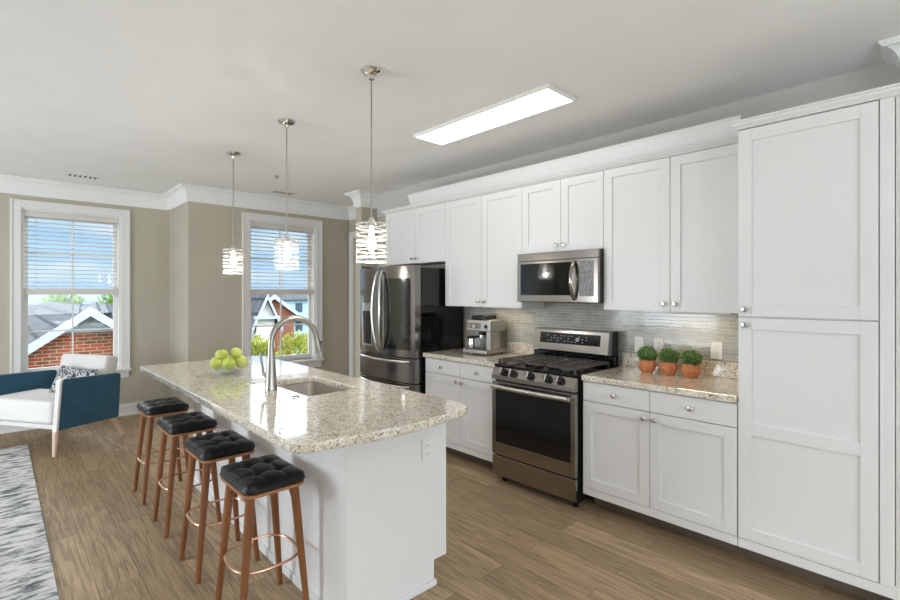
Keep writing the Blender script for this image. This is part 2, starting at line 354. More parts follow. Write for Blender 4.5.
def tag(o, label=None, cat=None, group=None, kind=None):
    if label: o['label'] = label
    if cat: o['category'] = cat
    if group: o['group'] = group
    if kind: o['kind'] = kind
    return o
def thing(name, label, cat, loc=(0, 0, 0), rz=0, group=None):
    o = bpy.data.objects.new(name, None); COL.objects.link(o); o.location = loc; o.rotation_euler = (0, 0, rz); o.empty_display_size = 0.1
    return tag(o, label, cat, group)
def struct(name, mb, m, parent=None, smooth=False, **k):
    o = mb.build(name, m, parent, smooth, **k)
    if parent is None: o['kind'] = 'structure'
    return o
def copy_tree(o, parent=None):
    c = o.copy(); COL.objects.link(c)
    if parent is not None: c.parent = parent
    for ch in [x for x in o.children]: copy_tree(ch, c)
    return c
def relocate(o, pts):   # an object whose mesh sits at the world origin gets its own origin
    loc = Vector(pts); o.data.transform(Matrix.Translation(-loc)); o.location = loc; return o
def plate_mesh(outer, holes, z0, z1, bev):
    cu = bpy.data.curves.new('plate', 'CURVE'); cu.dimensions = '2D'; cu.fill_mode = 'BOTH'
    for poly in [outer] + holes:
        sp = cu.splines.new('POLY'); sp.points.add(len(poly) - 1); sp.use_cyclic_u = True
        for p, q in zip(sp.points, poly): p.co = (q[0], q[1], 0, 1)
    cu.extrude = (z1 - z0) / 2 - bev; cu.bevel_depth = bev; cu.bevel_resolution = 2; cu.offset = -bev
    o = bpy.data.objects.new('plate', cu); COL.objects.link(o); o.location = (0, 0, (z0 + z1) / 2)
    dg = bpy.context.evaluated_depsgraph_get(); me = bpy.data.meshes.new_from_object(o.evaluated_get(dg))
    me.transform(Matrix.Translation((0, 0, (z0 + z1) / 2)))
    bpy.data.objects.remove(o); bpy.data.curves.remove(cu); 
    b = MB(); b.bm.from_mesh(me); bpy.data.meshes.remove(me); return b
def rrect(x0, y0, x1, y1, r, n=6):
    p = []
    for cx, cy, a0 in ((x1 - r, y1 - r, 0), (x0 + r, y1 - r, 90), (x0 + r, y0 + r, 180), (x1 - r, y0 + r, 270)):
        for k in range(n + 1):
            a = R(a0 + 90 * k / n); p.append((cx + r * math.cos(a), cy + r * math.sin(a)))
    return p
def text_mesh(txt, size, depth=0.0006):
    cu = bpy.data.curves.new('txt', 'FONT'); cu.body = txt; cu.size = size; cu.extrude = depth; cu.align_x = 'CENTER'; cu.align_y = 'CENTER'
    o = bpy.data.objects.new('txt', cu); COL.objects.link(o)
    dg = bpy.context.evaluated_depsgraph_get(); me = bpy.data.meshes.new_from_object(o.evaluated_get(dg))
    bpy.data.objects.remove(o); bpy.data.curves.remove(cu); return me

# ------------------------------------------------------------------ room shell
CE = 2.68; X1, X2 = -6.83, -6.0; YB = 1.58; YK = 3.43; YN = 3.68; XR = 3.0; YS = -4.0; XS = -4.93
struct('floor', MB().box(X1 - .2, YS - .2, -0.12, XR + .2, YN + .2, 0), 'floor')
struct('ceiling', MB().box(X1 - .2, YS - .2, CE, XR + .2, YN + .2, CE + 0.15), 'ceiling')
def wall_x(b, xa, xb, ya, yb, o=None):    # wall slab perpendicular to X with an opening (y0,z0,y1,z1)
    if not o: b.box(xa, ya, 0, xb, yb, CE); return
    y0, z0, y1, z1 = o
    b.box(xa, ya, 0, xb, y0, CE); b.box(xa, y1, 0, xb, yb, CE); b.box(xa, y0, 0, xb, y1, z0); b.box(xa, y0, z1, xb, y1, CE)
WZ0, WZ1 = 0.57, 2.365
b = MB(); wall_x(b, X1 - .2, X1, -1.0, YB + .0, (0.185, WZ0, 1.07, WZ1)); wall_x(b, X1 - .2, X1, YS - .2, -1.0, (-3.2, .6, -2.2, 2.2)); struct('wall_left', b, 'wall')
def added_window(name, axis, c, a0, a1, z0, z1, n, sgn):  # unseen windows, added to frame the fill lamps and let light in
    # axis 'x': the wall is perpendicular to X at x = c; sgn points into the room
    f, mu, gl = MB(), MB(), MB()
    def bx(m, u0, u1, za, zb, d0, d1):
        if axis == 'x': m.box(c + d0 * sgn, u0, za, c + d1 * sgn, u1, zb)
        else: m.box(u0, c + d0 * sgn, za, u1, c + d1 * sgn, zb)
    for u0, u1, za, zb in ((a0 - .09, a0, z0 - .09, z1 + .09), (a1, a1 + .09, z0 - .09, z1 + .09), (a0, a1, z1, z1 + .09), (a0, a1, z0 - .09, z0)): bx(f, u0, u1, za, zb, 0.0005, .02)
    for k in range(n + 1):
        u = a0 + .025 + (a1 - a0 - .05) * k / n; bx(mu, u - .025, u + .025, z0, z1, -.12, -.08)
    for z in (z0 + .025, (z0 + z1) / 2, z1 - .025): bx(mu, a0, a1, z - .025, z + .025, -.119, -.081)
    bx(gl, a0, a1, z0, z1, -.102, -.098)
    o = struct(name, f, 'trim'); k = struct('sash', mu, 'trim', o); struct('pane', gl, 'glass', k)
added_window('added_window_3', 'x', X1, -3.2, -2.2, .6, 2.2, 1, 1)
added_window('added_window_4', 'y', YS, -5.4, -3.2, .6, 2.2, 2, 1)
added_window('added_window_5', 'x', XR, -1.0, 2.4, .6, 2.2, 3, -1)
added_window('added_window_6', 'x', XR, -3.7, -1.2, .6, 2.2, 2, -1)
b = MB(); wall_x(b, X2 - .2, X2, YB, YN + .2, (2.262, WZ0, 3.155, WZ1)); b.box(X1 - .2, YB, 0, X2 - .2, YB + .2, CE); struct('wall_far', b, 'wall')
b = MB(); b.box(X2, YN, 0, XS - 0.12, YN + .2, CE)
b.box(XS - .12, 3.19, 0, XS, YN + .2, CE)
b.box(XS, YK, 0, -0.16, YN + .2, CE)
struct('wall_kitchen', b, 'wall')
b = MB(); b.box(-0.16, 3.2, 0, XR, 3.4, CE); struct('wall_kitchen_right', b, 'wall')
b = MB(); b.box(-0.185, 2.90, 0, XR, 3.199, 2.33); struct('wall_pantry', b, 'trim')
b = MB(); b.box(X1, YS - .2, 0, -5.4, YS, CE).box(-3.2, YS - .2, 0, XR + .2, YS, CE).box(-5.4, YS - .2, 0, -3.2, YS, .6).box(-5.4, YS - .2, 2.2, -3.2, YS, CE); struct('wall_back', b, 'wall')
b = MB(); wall_x(b, XR, XR + .2, -1.1, YN + .2, (-1.0, .6, 2.4, 2.2)); wall_x(b, XR, XR + .2, YS, -1.1, (-3.7, .6, -1.2, 2.2)); struct('wall_right', b, 'wall')

M['bandshade'] = mat('shaded_band_tone', (0.60, 0.585, 0.56), 0.9)  # shade along the ceiling edge is put into this greyer tone
struct('shaded_band', MB().box(XS + .001, YK - .012, 2.40, -.161, YK - .0005, CE - .0005), 'bandshade')  # added strip standing for the shaded band above the cabinets
# crown moulding: profile swept along a path, mitred at the corners
def crown(path, prof, name, m='trim'):
    b = MB(); n = len(path); rings = []
    P = [Vector((p[0], p[1])) for p in path]
    for i, p in enumerate(P):
        d0 = (P[i] - P[i - 1]).normalized() if i > 0 else (P[1] - P[0]).normalized()
        d1 = (P[i + 1] - P[i]).normalized() if i < n - 1 else d0
        n0 = Vector((d0.y, -d0.x)); n1 = Vector((d1.y, -d1.x)); mv = (n0 + n1); mv = mv / mv.dot(n0) if mv.length > 1e-6 else n0
        rings.append([b.bm.verts.new((p.x + mv.x * o, p.y + mv.y * o, z)) for o, z in prof])
    for A, B in zip(rings, rings[1:]):
        for k in range(len(prof) - 1): b.bm.faces.new([A[k], A[k + 1], B[k + 1], B[k]])
    for rr in (rings[0], rings[-1]): b.bm.faces.new(rr)
    bmesh.ops.recalc_face_normals(b.bm, faces=b.bm.faces)
    return struct(name, b, m)
def crown_prof(zt, h=0.175, p=0.10):
    q = [(0.0, zt), (p, zt), (p, zt - .012), (p - .010, zt - .018)]
    for k in range(7):
        t = k / 6; a = t * PI / 2; q.append((0.022 + (p - .034) * (1 - math.sin(a)), zt - .024 - (h - .062) * (1 - math.cos(a)) ))
    q += [(0.020, zt - h + .030), (0.016, zt - h + .012), (0.012, zt - h), (0.0, zt - h)]
    return q
# walls go with the room on the right hand side of the path direction
crown([(X1, YS), (X1, YB), (X2, YB), (X2, YN), (XS - .12, YN), (XS - .12, 3.19), (XS, 3.19), (XS, YK - .013)], crown_prof(CE - .0005), 'trim_1', 'ceiling')
crown([(-0.16, YK - .013), (-0.16, 3.2), (XR, 3.2)], crown_prof(CE - .0005), 'trim_2', 'ceiling')
bp = [(0, 0.14), (0.008, 0.14), (0.012, 0.125), (0.015, 0.12), (0.015, 0.03), (0.024, 0.018), (0.026, 0.0005), (0, 0.0005)]
crown([(X1, YS), (X1, YB), (X2, YB), (X2, YN)], bp, 'baseboard_left')
crown([(-0.19, 2.90), (XR, 2.90)], [(0, 0.16), (0.012, 0.158), (0.016, 0.14), (0.016, 0.0005), (0, 0.0005)], 'baseboard_right')

def make_window(name, X, y0, y1):
    z0, z1 = WZ0, WZ1; c = 0.088
    e = bpy.data.objects.new(name, None); COL.objects.link(e); e.location = (X, (y0 + y1) / 2, z0); e['kind'] = 'structure'
    b = MB(); th = 0.02
    b.box(X, y0 - c, z0 - .005, X + th, y0, z1 + c, .003); b.box(X, y1, z0 - .005, X + th, y1 + c, z1 + c, .003); b.box(X, y0, z1, X + th, y1, z1 + c, .003)
    b.box(X + th, y0 - c, z0, X + th + .008, y0 - c + .02, z1 + c, .002); b.box(X + th, y1 + c - .02, z0, X + th + .008, y1 + c, z1 + c, .002); b.box(X + th, y0 - c + .02, z1 + c - .02, X + th + .008, y1 + c - .02, z1 + c, .002)
    b.build('casing', 'trim', e)
    MB().box(X - .10, y0 - c - .015, z0 - .035, X + .05, y1 + c + .015, z0 - .003, .005).build('sill', 'trim', e)
    MB().box(X, y0 - c + .01, z0 - .115, X + .018, y1 + c - .01, z0 - .036, .003).build('apron', 'trim', e)
    b = MB()
    xj = X - .19
    b.box(xj, y0, z0, X, y0 + .02, z1); b.box(xj, y1 - .02, z0, X, y1, z1); b.box(xj, y0 + .02, z1 - .02, X, y1 - .02, z1); b.box(xj, y0 + .02, z0 - .003, X - .10, y1 - .02, z0 + .02)
    b.build('jamb', 'trim', e)
    zm = 1.47
    for nm, xo, za, zb in (('upper_sash', -.15, zm - .02, z1 - .02), ('lower_sash', -.115, z0 + .02, zm + .02)):
        s = MB(); xa, xb = X + xo, X + xo + .033; w = .04; ya, yb = y0 + .02, y1 - .02
        s.box(xa, ya, za, xb, ya + w, zb, .003); s.box(xa, yb - w, za, xb, yb, zb, .003); s.box(xa, ya + w, za, xb, yb - w, za + w + .01, .003); s.box(xa, ya + w, zb - w, xb, yb - w, zb, .003)
        so = s.build(nm, 'trim', e)
        mu = MB(); ym = (ya + yb) / 2; zc = (za + zb) / 2; mu.box(xa + .012, ym - .008, za + w, xa + .024, ym + .008, zb - w); mu.box(xa + .012, ya + w, zc - .008, xa + .024, yb - w, zc + .008)
        mu.build('muntin', 'trim', so)
        MB().box(xa + .016, ya + w - .005, za + w, xa + .020, yb - w + .005, zb - w + .005).build('pane', 'glass', so)
    return e
make_window('window_1', X1, 0.185, 1.07)
make_window('window_2', X2, 2.262, 3.155)
def make_blind(X, y0, y1, label):
    t = thing('window_blind', label, 'window blind', (X - .05, (y0 + y1) / 2, 1.44), 0, 'raised slat blinds on the two windows')
    ya, yb = y0 + .024, y1 - .024
    MB().box(X - .075, ya, 2.285, X - .012, yb, 2.344, .003).build('valance', 'valance', t)
    b = MB(); n = 17
    for k in range(n):
        z = 1.535 + k * (2.275 - 1.535) / (n - 1)
        b.prism([(X - .066, ya + .004, z - .004), (X - .0665, ya + .004, z - .001), (X - .042, ya + .004, z + .0025), (X - .018, ya + .004, z + .0035), (X - .018, ya + .004, z + .001), (X - .042, ya + .004, z)], (0, yb - ya - .008, 0))
    b.build('slats', 'valance', t)
    MB().box(X - .072, ya, 1.445, X - .014, yb, 1.512, .004).build('bottom_rail', 'valance', t)
    for f in (.12, .5, .88):
        y = ya + (yb - ya) * f
        MB().cyl((X - .0685, y, 1.51), (X - .0685, y, 2.29), .0012, n=6).cyl((X - .0155, y, 1.51), (X - .0155, y, 2.29), .0012, n=6).build('ladder_cord', 'cord', t)
    return t
make_blind(X1, 0.185, 1.07, 'white slat blind covering the top half of the window behind the armchair')
make_blind(X2, 2.262, 3.155, 'white slat blind on the window above the kitchen faucet')
# door casing beside the fridge on the recessed wall
b = MB(); b.box(-5.98, YN - .02, 0, -5.88, YN, 2.33, .003); b.box(-5.88, YN - .02, 2.24, -5.06, YN, 2.33, .003); struct('door_1', b, 'trim')

# ------------------------------------------------------------------ ceiling fixtures
t = thing('ceiling_light', 'long flat rectangular ceiling light glowing white above the kitchen', 'ceiling light', (-2.25, 2.475, CE))
px0, px1, py0, py1 = -2.87, -1.63, 2.325, 2.625
b = MB(); w = .014
b.box(px0, py0, CE - .024, px1, py0 + w, CE - .001, .002); b.box(px0, py1 - w, CE - .024, px1, py1, CE - .001, .002); b.box(px0, py0 + w, CE - .024, px0 + w, py1 - w, CE - .001, .002); b.box(px1 - w, py0 + w, CE - .024, px1, py1 - w, CE - .001, .002)
b.build('frame', 'plate', t)
MB().box(px0 + w, py0 + w, CE - .021, px1 - w, py1 - w, CE - .012).build('diffuser', 'panel', t)

def pendant(loc, label):
    x, y = loc
    t = thing('pendant_light', label, 'pendant light', (x, y, CE), 0, 'three pendant lights over the island')
    MB().lathe([(0, 0), (.062, 0), (.062, -.006), (.052, -.018), (.036, -.026), (.018, -.032), (.014, -.05), (0, -.05)]).build('canopy', 'chrome', t, True, local=True)
    MB().cyl((0, 0, -.048), (0, 0, -.84), .0042, n=10).build('rod', 'nickel', t, True, local=True)
    MB().lathe([(0, -.804), (.010, -.806), (.014, -.820), (.030, -.840), (.038, -.852), (.038, -.858), (0, -.858)]).build('cap', 'chrome', t, True, local=True)
    sh = MB(); r = .081
    zs = [-.842, -.870, -.899, -.929, -.959, -.989, -1.019, -1.047]
    tilt = [.02, -.07, .03, -.05, .06, -.06, .05, 0]
    for k, z in enumerate(zs):
        pts = []
        for q in range(40):
            a = 2 * PI * q / 40; pts.append((r * math.cos(a), r * math.sin(a), z + tilt[k] * r * math.sin(a + k * 1.1)))
        sh.tube(pts, .0042, n=8, closed=True, flat=(.4, .95))
    so = sh.build('shade', 'band', t, True, local=True)
    ro = MB()
    for k in range(4):
        a = PI / 4 + k * PI / 2; ro.cyl((r * math.cos(a), r * math.sin(a), -.838), (r * math.cos(a), r * math.sin(a), -1.048), .0022, n=8)
        ro.cyl((.03 * math.cos(a), .03 * math.sin(a), -.853), (r * math.cos(a), r * math.sin(a), -.842), .002, n=6)
    ro.build('wire_frame', 'chrome', so, True, local=True)
    MB().lathe([(0, -.857), (.010, -.858), (.013, -.90), (.022, -.930), (.025, -.955), (.020, -.975), (.010, -.986), (0, -.988)]).build('bulb', 'bulb', t, True, local=True)
    lamp('pendant_glow', 'POINT', (0, 0, -1.01), 4.5, (1.0, 0.97, 0.93), radius=.012, parent=t)
    return t
pendant((-4.315, 1.49), 'smallest looking pendant lamp, farthest of the three over the island')
pendant((-3.258, 1.49), 'pendant lamp hanging in front of the kitchen window blind')
pendant((-2.202, 1.49), 'largest looking pendant lamp, hanging nearest, in front of the fridge top')
def vent(x, y, label):
    t = thing('ceiling_vent', label, 'vent', (x, y, CE), 0, 'air vents on the ceiling')
    MB().box(-.07, -.15, -.006, .07, .15, -.0005, .002).build('frame', 'trim', t, local=True)
    b = MB()
    for k in range(6): b.box(-.05, -.125 + k * .042, -.008, .05, -.108 + k * .042, -.005)
    b.build('slots', 'leadgray', t, local=True)
vent(-6.25, .66, 'small ceiling vent above the armchair window')
vent(-5.6, 2.53, 'small ceiling vent near the kitchen window')
o = MB().lathe([(0, 0), (.028, 0), (.026, -.008), (.012, -.012), (.010, -.03), (.016, -.032), (0, -.034)]).build('fire_sprinkler', 'nickel', None, True); o.location = (-4.85, 2.11, CE); tag(o, 'tiny metal fire sprinkler head on the ceiling before the kitchen window', 'sprinkler')

# ------------------------------------------------------------------ cabinets
def shaker(b, x0, x1, z0, z1, yf, th=.020, rail=.062, rec=.010, mids=()):
    # door front at y = yf, facing -Y
    b.box(x0, yf, z0, x0 + rail, yf + th, z1, .0015); b.box(x1 - rail, yf, z0, x1, yf + th, z1, .0015)
    b.box(x0 + rail, yf, z0, x1 - rail, yf + th, z0 + rail, .0015); b.box(x0 + rail, yf, z1 - rail, x1 - rail, yf + th, z1, .0015)
    for zm in mids: b.box(x0 + rail, yf, zm - rail / 2, x1 - rail, yf + th, zm + rail / 2, .0015)
    b.box(x0 + rail, yf + rec, z0 + rail, x1 - rail, yf + th, z1 - rail)
    return b
def knob(parent, x, z, yf):
    b = MB(); mt = Matrix.Rotation(R(90), 4, 'X')
    b.lathe([(0, 0), (.007, 0), (.006, .008), (.006, .014), (.014, .018), (.016, .024), (.012, .029), (0, .031)], (x, yf, z), 20, mt)
    return b.build('knob', 'steelmid', parent, True)
G = .002
def upper(x0, x1, xm, z0, z1, label, yf=3.115):
    t = thing('wall_cabinet', label, 'kitchen cabinet', ((x0 + x1) / 2, YK, z0), 0, 'white wall cabinets')
    MB().box(x0 + .0008, yf + .022, z0, x1 - .0008, YK - .001, z1).build('body', 'white', t)
    for k, (a, c) in enumerate(((x0, xm), (xm, x1))):
        d = shaker(MB(), a + G, c - G, z0 + .002, z1 - .002, yf).build('door', 'white', t)
        knob(d, (c - .035) if k == 0 else (a + .035), z0 + .05, yf)
ZT = 2.33
upper(-4.33, -3.362, -3.82, 1.765, ZT, 'short two-door wall cabinet right above the fridge')
upper(-3.362, -2.440, -2.888, 1.338, ZT, 'tall two-door wall cabinet above the coffee machine')
upper(-2.440, -1.715, -2.07, 1.776, ZT, 'short two-door wall cabinet right above the microwave')
upper(-1.715, -0.802, -1.254, 1.342, ZT, 'tall two-door wall cabinet above the three potted plants')
# cornice on the wall cabinets
def cprof(z, h, p):
    return [(-.02, z), (0.004, z), (.008, z + .006), (.014, z + .012), (.024, z + h * .45), (p * .7, z + h * .72), (p, z + h * .8), (p, z + h), (-.02, z + h)]
yf = 3.115
o = crown([(-4.33, YK - .004), (-4.33, yf), (-0.803, yf)], cprof(ZT + .001, .036, .03), 'cabinet_cornice', 'white'); del o['kind']
tag(o, 'white moulding strip running along the top of the wall cabinets', 'moulding')
o = crown([(-3.94, YK - .015), (-3.94, yf + .045), (-0.86, yf + .045)], [(-.02, ZT + .04), (.004, ZT + .04), (.006, ZT + .07), (.012, ZT + .11), (.020, ZT + .14), (.024, ZT + .150), (.024, ZT + .165), (-.02, ZT + .165)], 'cabinet_crown', 'white'); del o['kind']
tag(o, 'wide white crown board set back above the wall cabinet moulding', 'moulding')

YD = 2.865; YC = 2.842
def base_cab(x0, x1, xm, label):
    t = thing('base_cabinet', label, 'kitchen cabinet', ((x0 + x1) / 2, YK, 0), 0, 'white base cabinets')
    MB().box(x0, YD + .021, .112, x1, YK - .001, .8755).build('body', 'white', t)
    MB().box(x0, YD + .15, 0.0005, x1, YD + .165, .1115).build('toe_kick', 'toeshade', t)
    MB().box(x0, YD + .002, .112, x1, YD + .0205, .160, .002).build('bottom_rail', 'white', t)
    for k, (a, c) in enumerate(((x0, xm), (xm, x1))):
        d = MB().box(a + G, YD, .743, c - G, YD + .02, .868, .002).build('drawer', 'white', t)
        knob(d, (a + c) / 2, .805, YD)
        d = shaker(MB(), a + G, c - G, .164, .738, YD).build('door', 'white', t)
        knob(d, (c - .035) if k == 0 else (a + .035), .70, YD)
base_cab(-3.36, -2.497, -2.905, 'two-door white base cabinet between the fridge and the range')
base_cab(-1.729, -0.803, -1.274, 'two-door white base cabinet below the potted plants')
def counter(x0, x1, y0, label):
    t = thing('countertop', label, 'countertop', ((x0 + x1) / 2, YK, .876), 0, 'granite counters along the wall')
    MB().box(x0, y0, .876, x1, YK - .001, .914, .004).build('slab', 'granite', t)
    MB().box(x0 + .001, YK - .022, .9145, x1 - .001, YK - .0015, 1.016, .003).build('backsplash', 'granite', t)
counter(-3.372, -2.497, YC, 'beige speckled granite counter under the coffee machine')
counter(-1.726, -0.8025, YC, 'beige speckled granite counter under the three potted plants')
o = MB().box(-3.37, YK - .008, 1.0165, -2.441, YK - .0005, 1.337).box(-2.441, YK - .008, .90, -1.7265, YK - .0005, 1.775).box(-1.7265, YK - .008, 1.0165, -.8035, YK - .0005, 1.341).build('tile_backsplash', 'tiles')
relocate(o, (-2.1, YK, 1.02)); tag(o, 'grey glass mosaic tile backsplash between counters and wall cabinets', 'backsplash')

def under_light(x, z, label):
    t = thing('under_cabinet_light', label, 'light', (x, 3.28, z), 0, 'slim lights below the wall cabinets')
    MB().box(-.20, -.02, -.012, .20, .02, -.0005, .003).build('housing', 'plate', t, local=True)
    lamp('under_cabinet_glow', 'AREA', (0, 0, -.014), 0.38, (1.0, 0.80, 0.55), rot=(0, 0, 0), size=.36, size_y=.02, parent=t)
under_light(-2.80, 1.338, 'slim warm light under the wall cabinet beside the microwave')
under_light(-1.15, 1.342, 'slim warm light under the wall cabinet beside the pantry')
# pantry
t = thing('pantry_cabinet', 'tall white pantry cabinet at the right end of the kitchen', 'kitchen cabinet', (-.5, YK, 0))
MB().box(-.8, YD + .021, .112, -.188, YK - .001, 2.327).build('body', 'white', t)
MB().box(-.8, YD + .15, 0.0005, -.188, YD + .165, .1115).build('toe_kick', 'toeshade', t)
MB().box(-.8, YD + .002, .112, -.188, YD + .0205, .160, .002).build('bottom_rail', 'white', t)
MB().box(-.236, YD + .002, .161, -.188, YD + .0205, 2.327, .002).build('side_stile', 'white', t)
d = shaker(MB(), -.798, -.240, 1.338, 2.322, YD).build('door', 'white', t); knob(d, -.765, 1.375, YD)
d = shaker(MB(), -.798, -.240, .164, 1.331, YD, mids=(.745,)).build('door', 'white', t); knob(d, -.765, 1.293, YD)
o = crown([(-.802, YK - .36), (-.802, YD), (-.184, YD), (-.184, YK - .25)], cprof(2.3275, .042, .035), 'cornice', 'white'); del o['kind']
for v in o.data.vertices: v.co = v.co - t.location
o.parent = t

# ------------------------------------------------------------------ island
IX0, IX1, IY0, IY1 = -4.02, -1.80, 1.09, 1.658
t = thing('kitchen_island', 'white panelled kitchen island cabinet below the long granite top', 'kitchen island', ((IX0 + IX1) / 2, (IY0 + IY1) / 2, 0))
bx = MB(); bx.box(IX0, IY0 + .02, .124, -3.0, IY1, .8755).box(-3.0, IY0 + .02, .124, -2.30, IY1, .66).box(-2.30, IY0 + .02, .124, IX1 - .013, IY1, .8755); bx.box(IX0, IY0 + .02, .001, IX1 - .013, 1.575, .124)
bx.box(-3.0, IY0 + .02, .66, -2.30, IY0 + .06, .8755); bx.box(-3.0, IY1 - .04, .66, -2.30, IY1, .8755)
bx.build('body', 'white', t)
MB().prism([(IX1 - .012, IY0 + .003, .001), (IX1 - .012, 1.592, .001), (IX1 - .012, 1.592, .124), (IX1 - .012, 1.675, .124), (IX1 - .012, 1.675, .8755), (IX1 - .012, IY0 + .003, .8755)], (.012, 0, 0), .0008).build('end_panel', 'white', t)
MB().box(IX1 - .04, IY1 + .0005, .13, IX1 - .0125, 1.675, .8755).build('face_frame', 'white', t)
MB().box(IX1 - .0115, 1.592 + .001, .001, IX1 + .006, 1.606, .012).build('toe_block', 'white', t)
for a, c in ((IX0, -3.29), (-3.287, -2.487), (-2.484, IX1 - .013)):
    MB().box(a, IY0 + .003, .001, c, IY0 + .0195, .8755, .001).build('back_panel', 'white', t)
MB().box(IX0 + .001, IY0 - .008, .001, IX1, IY0 + .0025, .045, .002).build('shoe_molding', 'white', t)
MB().box(IX1 + .0005, IY0, .001, IX1 + .013, 1.60, .030, .004).build('shoe_molding', 'white', t)
def outer_outline():
    p = []; x0, y0, y1 = -4.21, .775, 1.69; xe = -1.578
    p += [(x0 + .02, y0), (x0, y0 + .02), (x0, y1 - .02), (x0 + .02, y1)]
    r = .09
    for k in range(8): a = R(90 - 12 * k); p.append((xe - .03 - r + r * math.cos(a), y1 - r + r * math.sin(a)))
    for k in range(1, 8): 
        f = k / 8; y = (y1 - r) + ((y0 + r) - (y1 - r)) * f; p.append((xe - .03 + .045 * math.sin(PI * f), y))
    for k in range(8): a = R(-6 - 12 * k); p.append((xe - .03 - r + r * math.cos(a), y0 + r + r * math.sin(a)))
    return p[::-1]
SK = (-2.92, 1.20, -2.365, 1.515)
t = thing('island_countertop', 'long beige speckled granite island top with bowed near end and sink cutout', 'countertop', (-2.9, 1.2, .876))
plate_mesh(outer_outline(), [rrect(*SK, .04)], .876, .914, .006).build('slab', 'granite', t)
# sink
t = thing('kitchen_sink', 'undermount stainless steel sink set into the island top', 'sink', ((SK[0] + SK[2]) / 2, (SK[1] + SK[3]) / 2, .70))
b = MB(); loops = []
for (ins, z, rr) in ((-.008, .8750, .048), (.0, .874, .04), (.004, .80, .04), (.010, .71, .04), (.045, .695, .03)):
    pts = rrect(SK[0] + ins, SK[1] + ins, SK[2] - ins, SK[3] - ins, rr); loops.append([b.bm.verts.new((x, y, z)) for x, y in pts])
for A, B in zip(loops, loops[1:]):
    for k in range(len(A)): b.bm.faces.new([A[k], A[(k + 1) % len(A)], B[(k + 1) % len(A)], B[k]])
b.bm.faces.new(loops[-1]); bmesh.ops.recalc_face_normals(b.bm, faces=b.bm.faces)
o = b.build('basin', 'sinksteel', t, True); md = o.modifiers.new('solid', 'SOLIDIFY'); md.thickness = .002; md.offset = 0
MB().lathe([(0, .001), (.03, .001), (.043, .004), (.045, .001), (.045, 0), (0, 0)], (-2.65, 1.37, .696)).build('drain', 'chrome', t, True)
# faucet
FX, FY, FZ = -2.657, 1.123, .9142
t = thing('kitchen_faucet', 'tall gooseneck brushed nickel faucet with pull-down spray head at the island sink', 'faucet', (FX, FY, FZ))
MB().lathe([(0, 0), (.034, 0), (.034, .012), (.031, .03), (.027, .10), (.0225, .17), (.0185, .22), (.0175, .24), (0, .24)]).build('body', 'nickel', t, True, local=True)
pts = [(0, 0, .225)]; r = .139
for k in range(17):
    a = PI - k * (PI - .12) / 16; pts.append((0, r + r * math.cos(a), .262 + r * math.sin(a)))
MB().tube(pts, .0165, n=14).build('neck', 'nickel', t, True, local=True)
e = Vector(pts[-1]); d = (Vector(pts[-1]) - Vector(pts[-2])).normalized()
hd = MB().tube([e - d * .002, e + d * .02, e + d * .06, e + d * .088], [.0165, .018, .0215, .0205], n=16).build('spray_head', 'nickel', t, True, local=True)
bt = e + d * .045; MB().box(-.008, bt.y + .016, bt.z - .022, .008, bt.y + .026, bt.z + .022, .003).build('button', 'black', hd, True, local=True)
MB().tube([(-.015, -.01, .075), (-.06, -.016, .085), (-.072, -.018, .10), (-.082, -.022, .16), (-.086, -.026, .205)], [.013, .012, .0085, .0065, .009], n=12).build('handle', 'nickel', t, True, local=True)
o = MB().lathe([(0, 0), (.024, 0), (.024, .004), (.014, .006), (.012, .010), (0, .011)]).build('disposal_button', 'chrome', None, True); o.location = (-2.39, 1.139, .9142); tag(o, 'small round chrome button on the island top right of the faucet', 'button')
o = MB().lathe([(0, 0), (.024, 0), (.024, .004), (.018, .006), (0, .007)]).build('hole_cover', 'chrome', None, True); o.location = (-2.947, 1.122, .9142); tag(o, 'flat round metal cover on the island top left of the faucet', 'cap')

def outlet_plate(parent, kind='outlet'):   # local: faces -Y, centred
    MB().box(-.035, -.006, -.057, .035, -.0005, .057, .003).build('plate', 'plate', parent, local=True)
    if kind == 'outlet':
        for z in (-.02, .02):
            s = MB().box(-.016, -.0085, z - .014, .016, -.006, z + .014, .003).build('receptacle', 'plate', parent, local=True)
            MB().box(-.008, -.0095, z - .003, -.006, -.0085, z + .006).box(.006, -.0095, z - .003, .008, -.0085, z + .006).build('slots', 'leadgray', s, local=True)
    else:
        MB().box(-.016, -.009, -.033, .016, -.006, .033, .002).build('rocker', 'plate', parent, local=True)
for x, k, l in ((-1.597, 'switch', 'white wall plate behind the plant nearest the range'), (-1.455, 'outlet', 'white outlet plate behind the middle potted plant'), (-1.079, 'outlet', 'white outlet plate on the tiles beside the pantry cabinet')):
    outlet_plate(thing('wall_outlet', l, 'outlet', (x, YK - .0085, 1.085), 0, 'white plates on the tile backsplash'), k)
outlet_plate(thing('island_outlet', 'white outlet plate on the near end panel of the island', 'outlet', (IX1 + .0004, 1.545, .688), R(90)))

# ------------------------------------------------------------------ range
t = thing('gas_range', 'freestanding stainless gas range with black oven window and five knobs', 'stove', (-2.10, 2.8, 0))
rx0, rx1 = -2.480, -1.744; ry = 2.795
MB().box(rx0 + .006, ry + .035, .045, rx1 - .006, YK - .03, .893, .002).build('body', 'black', t)
for x in (rx0 + .05, rx1 - .05):
    for y in (ry + .09, YK - .1): MB().cyl((x, y, 0.0005), (x, y, .046), .018, n=14).build('foot', 'black', t)
# drawer
MB().box(rx0, ry + .004, .062, rx1, ry + .034, .213, .006).build('drawer', 'steel', t)
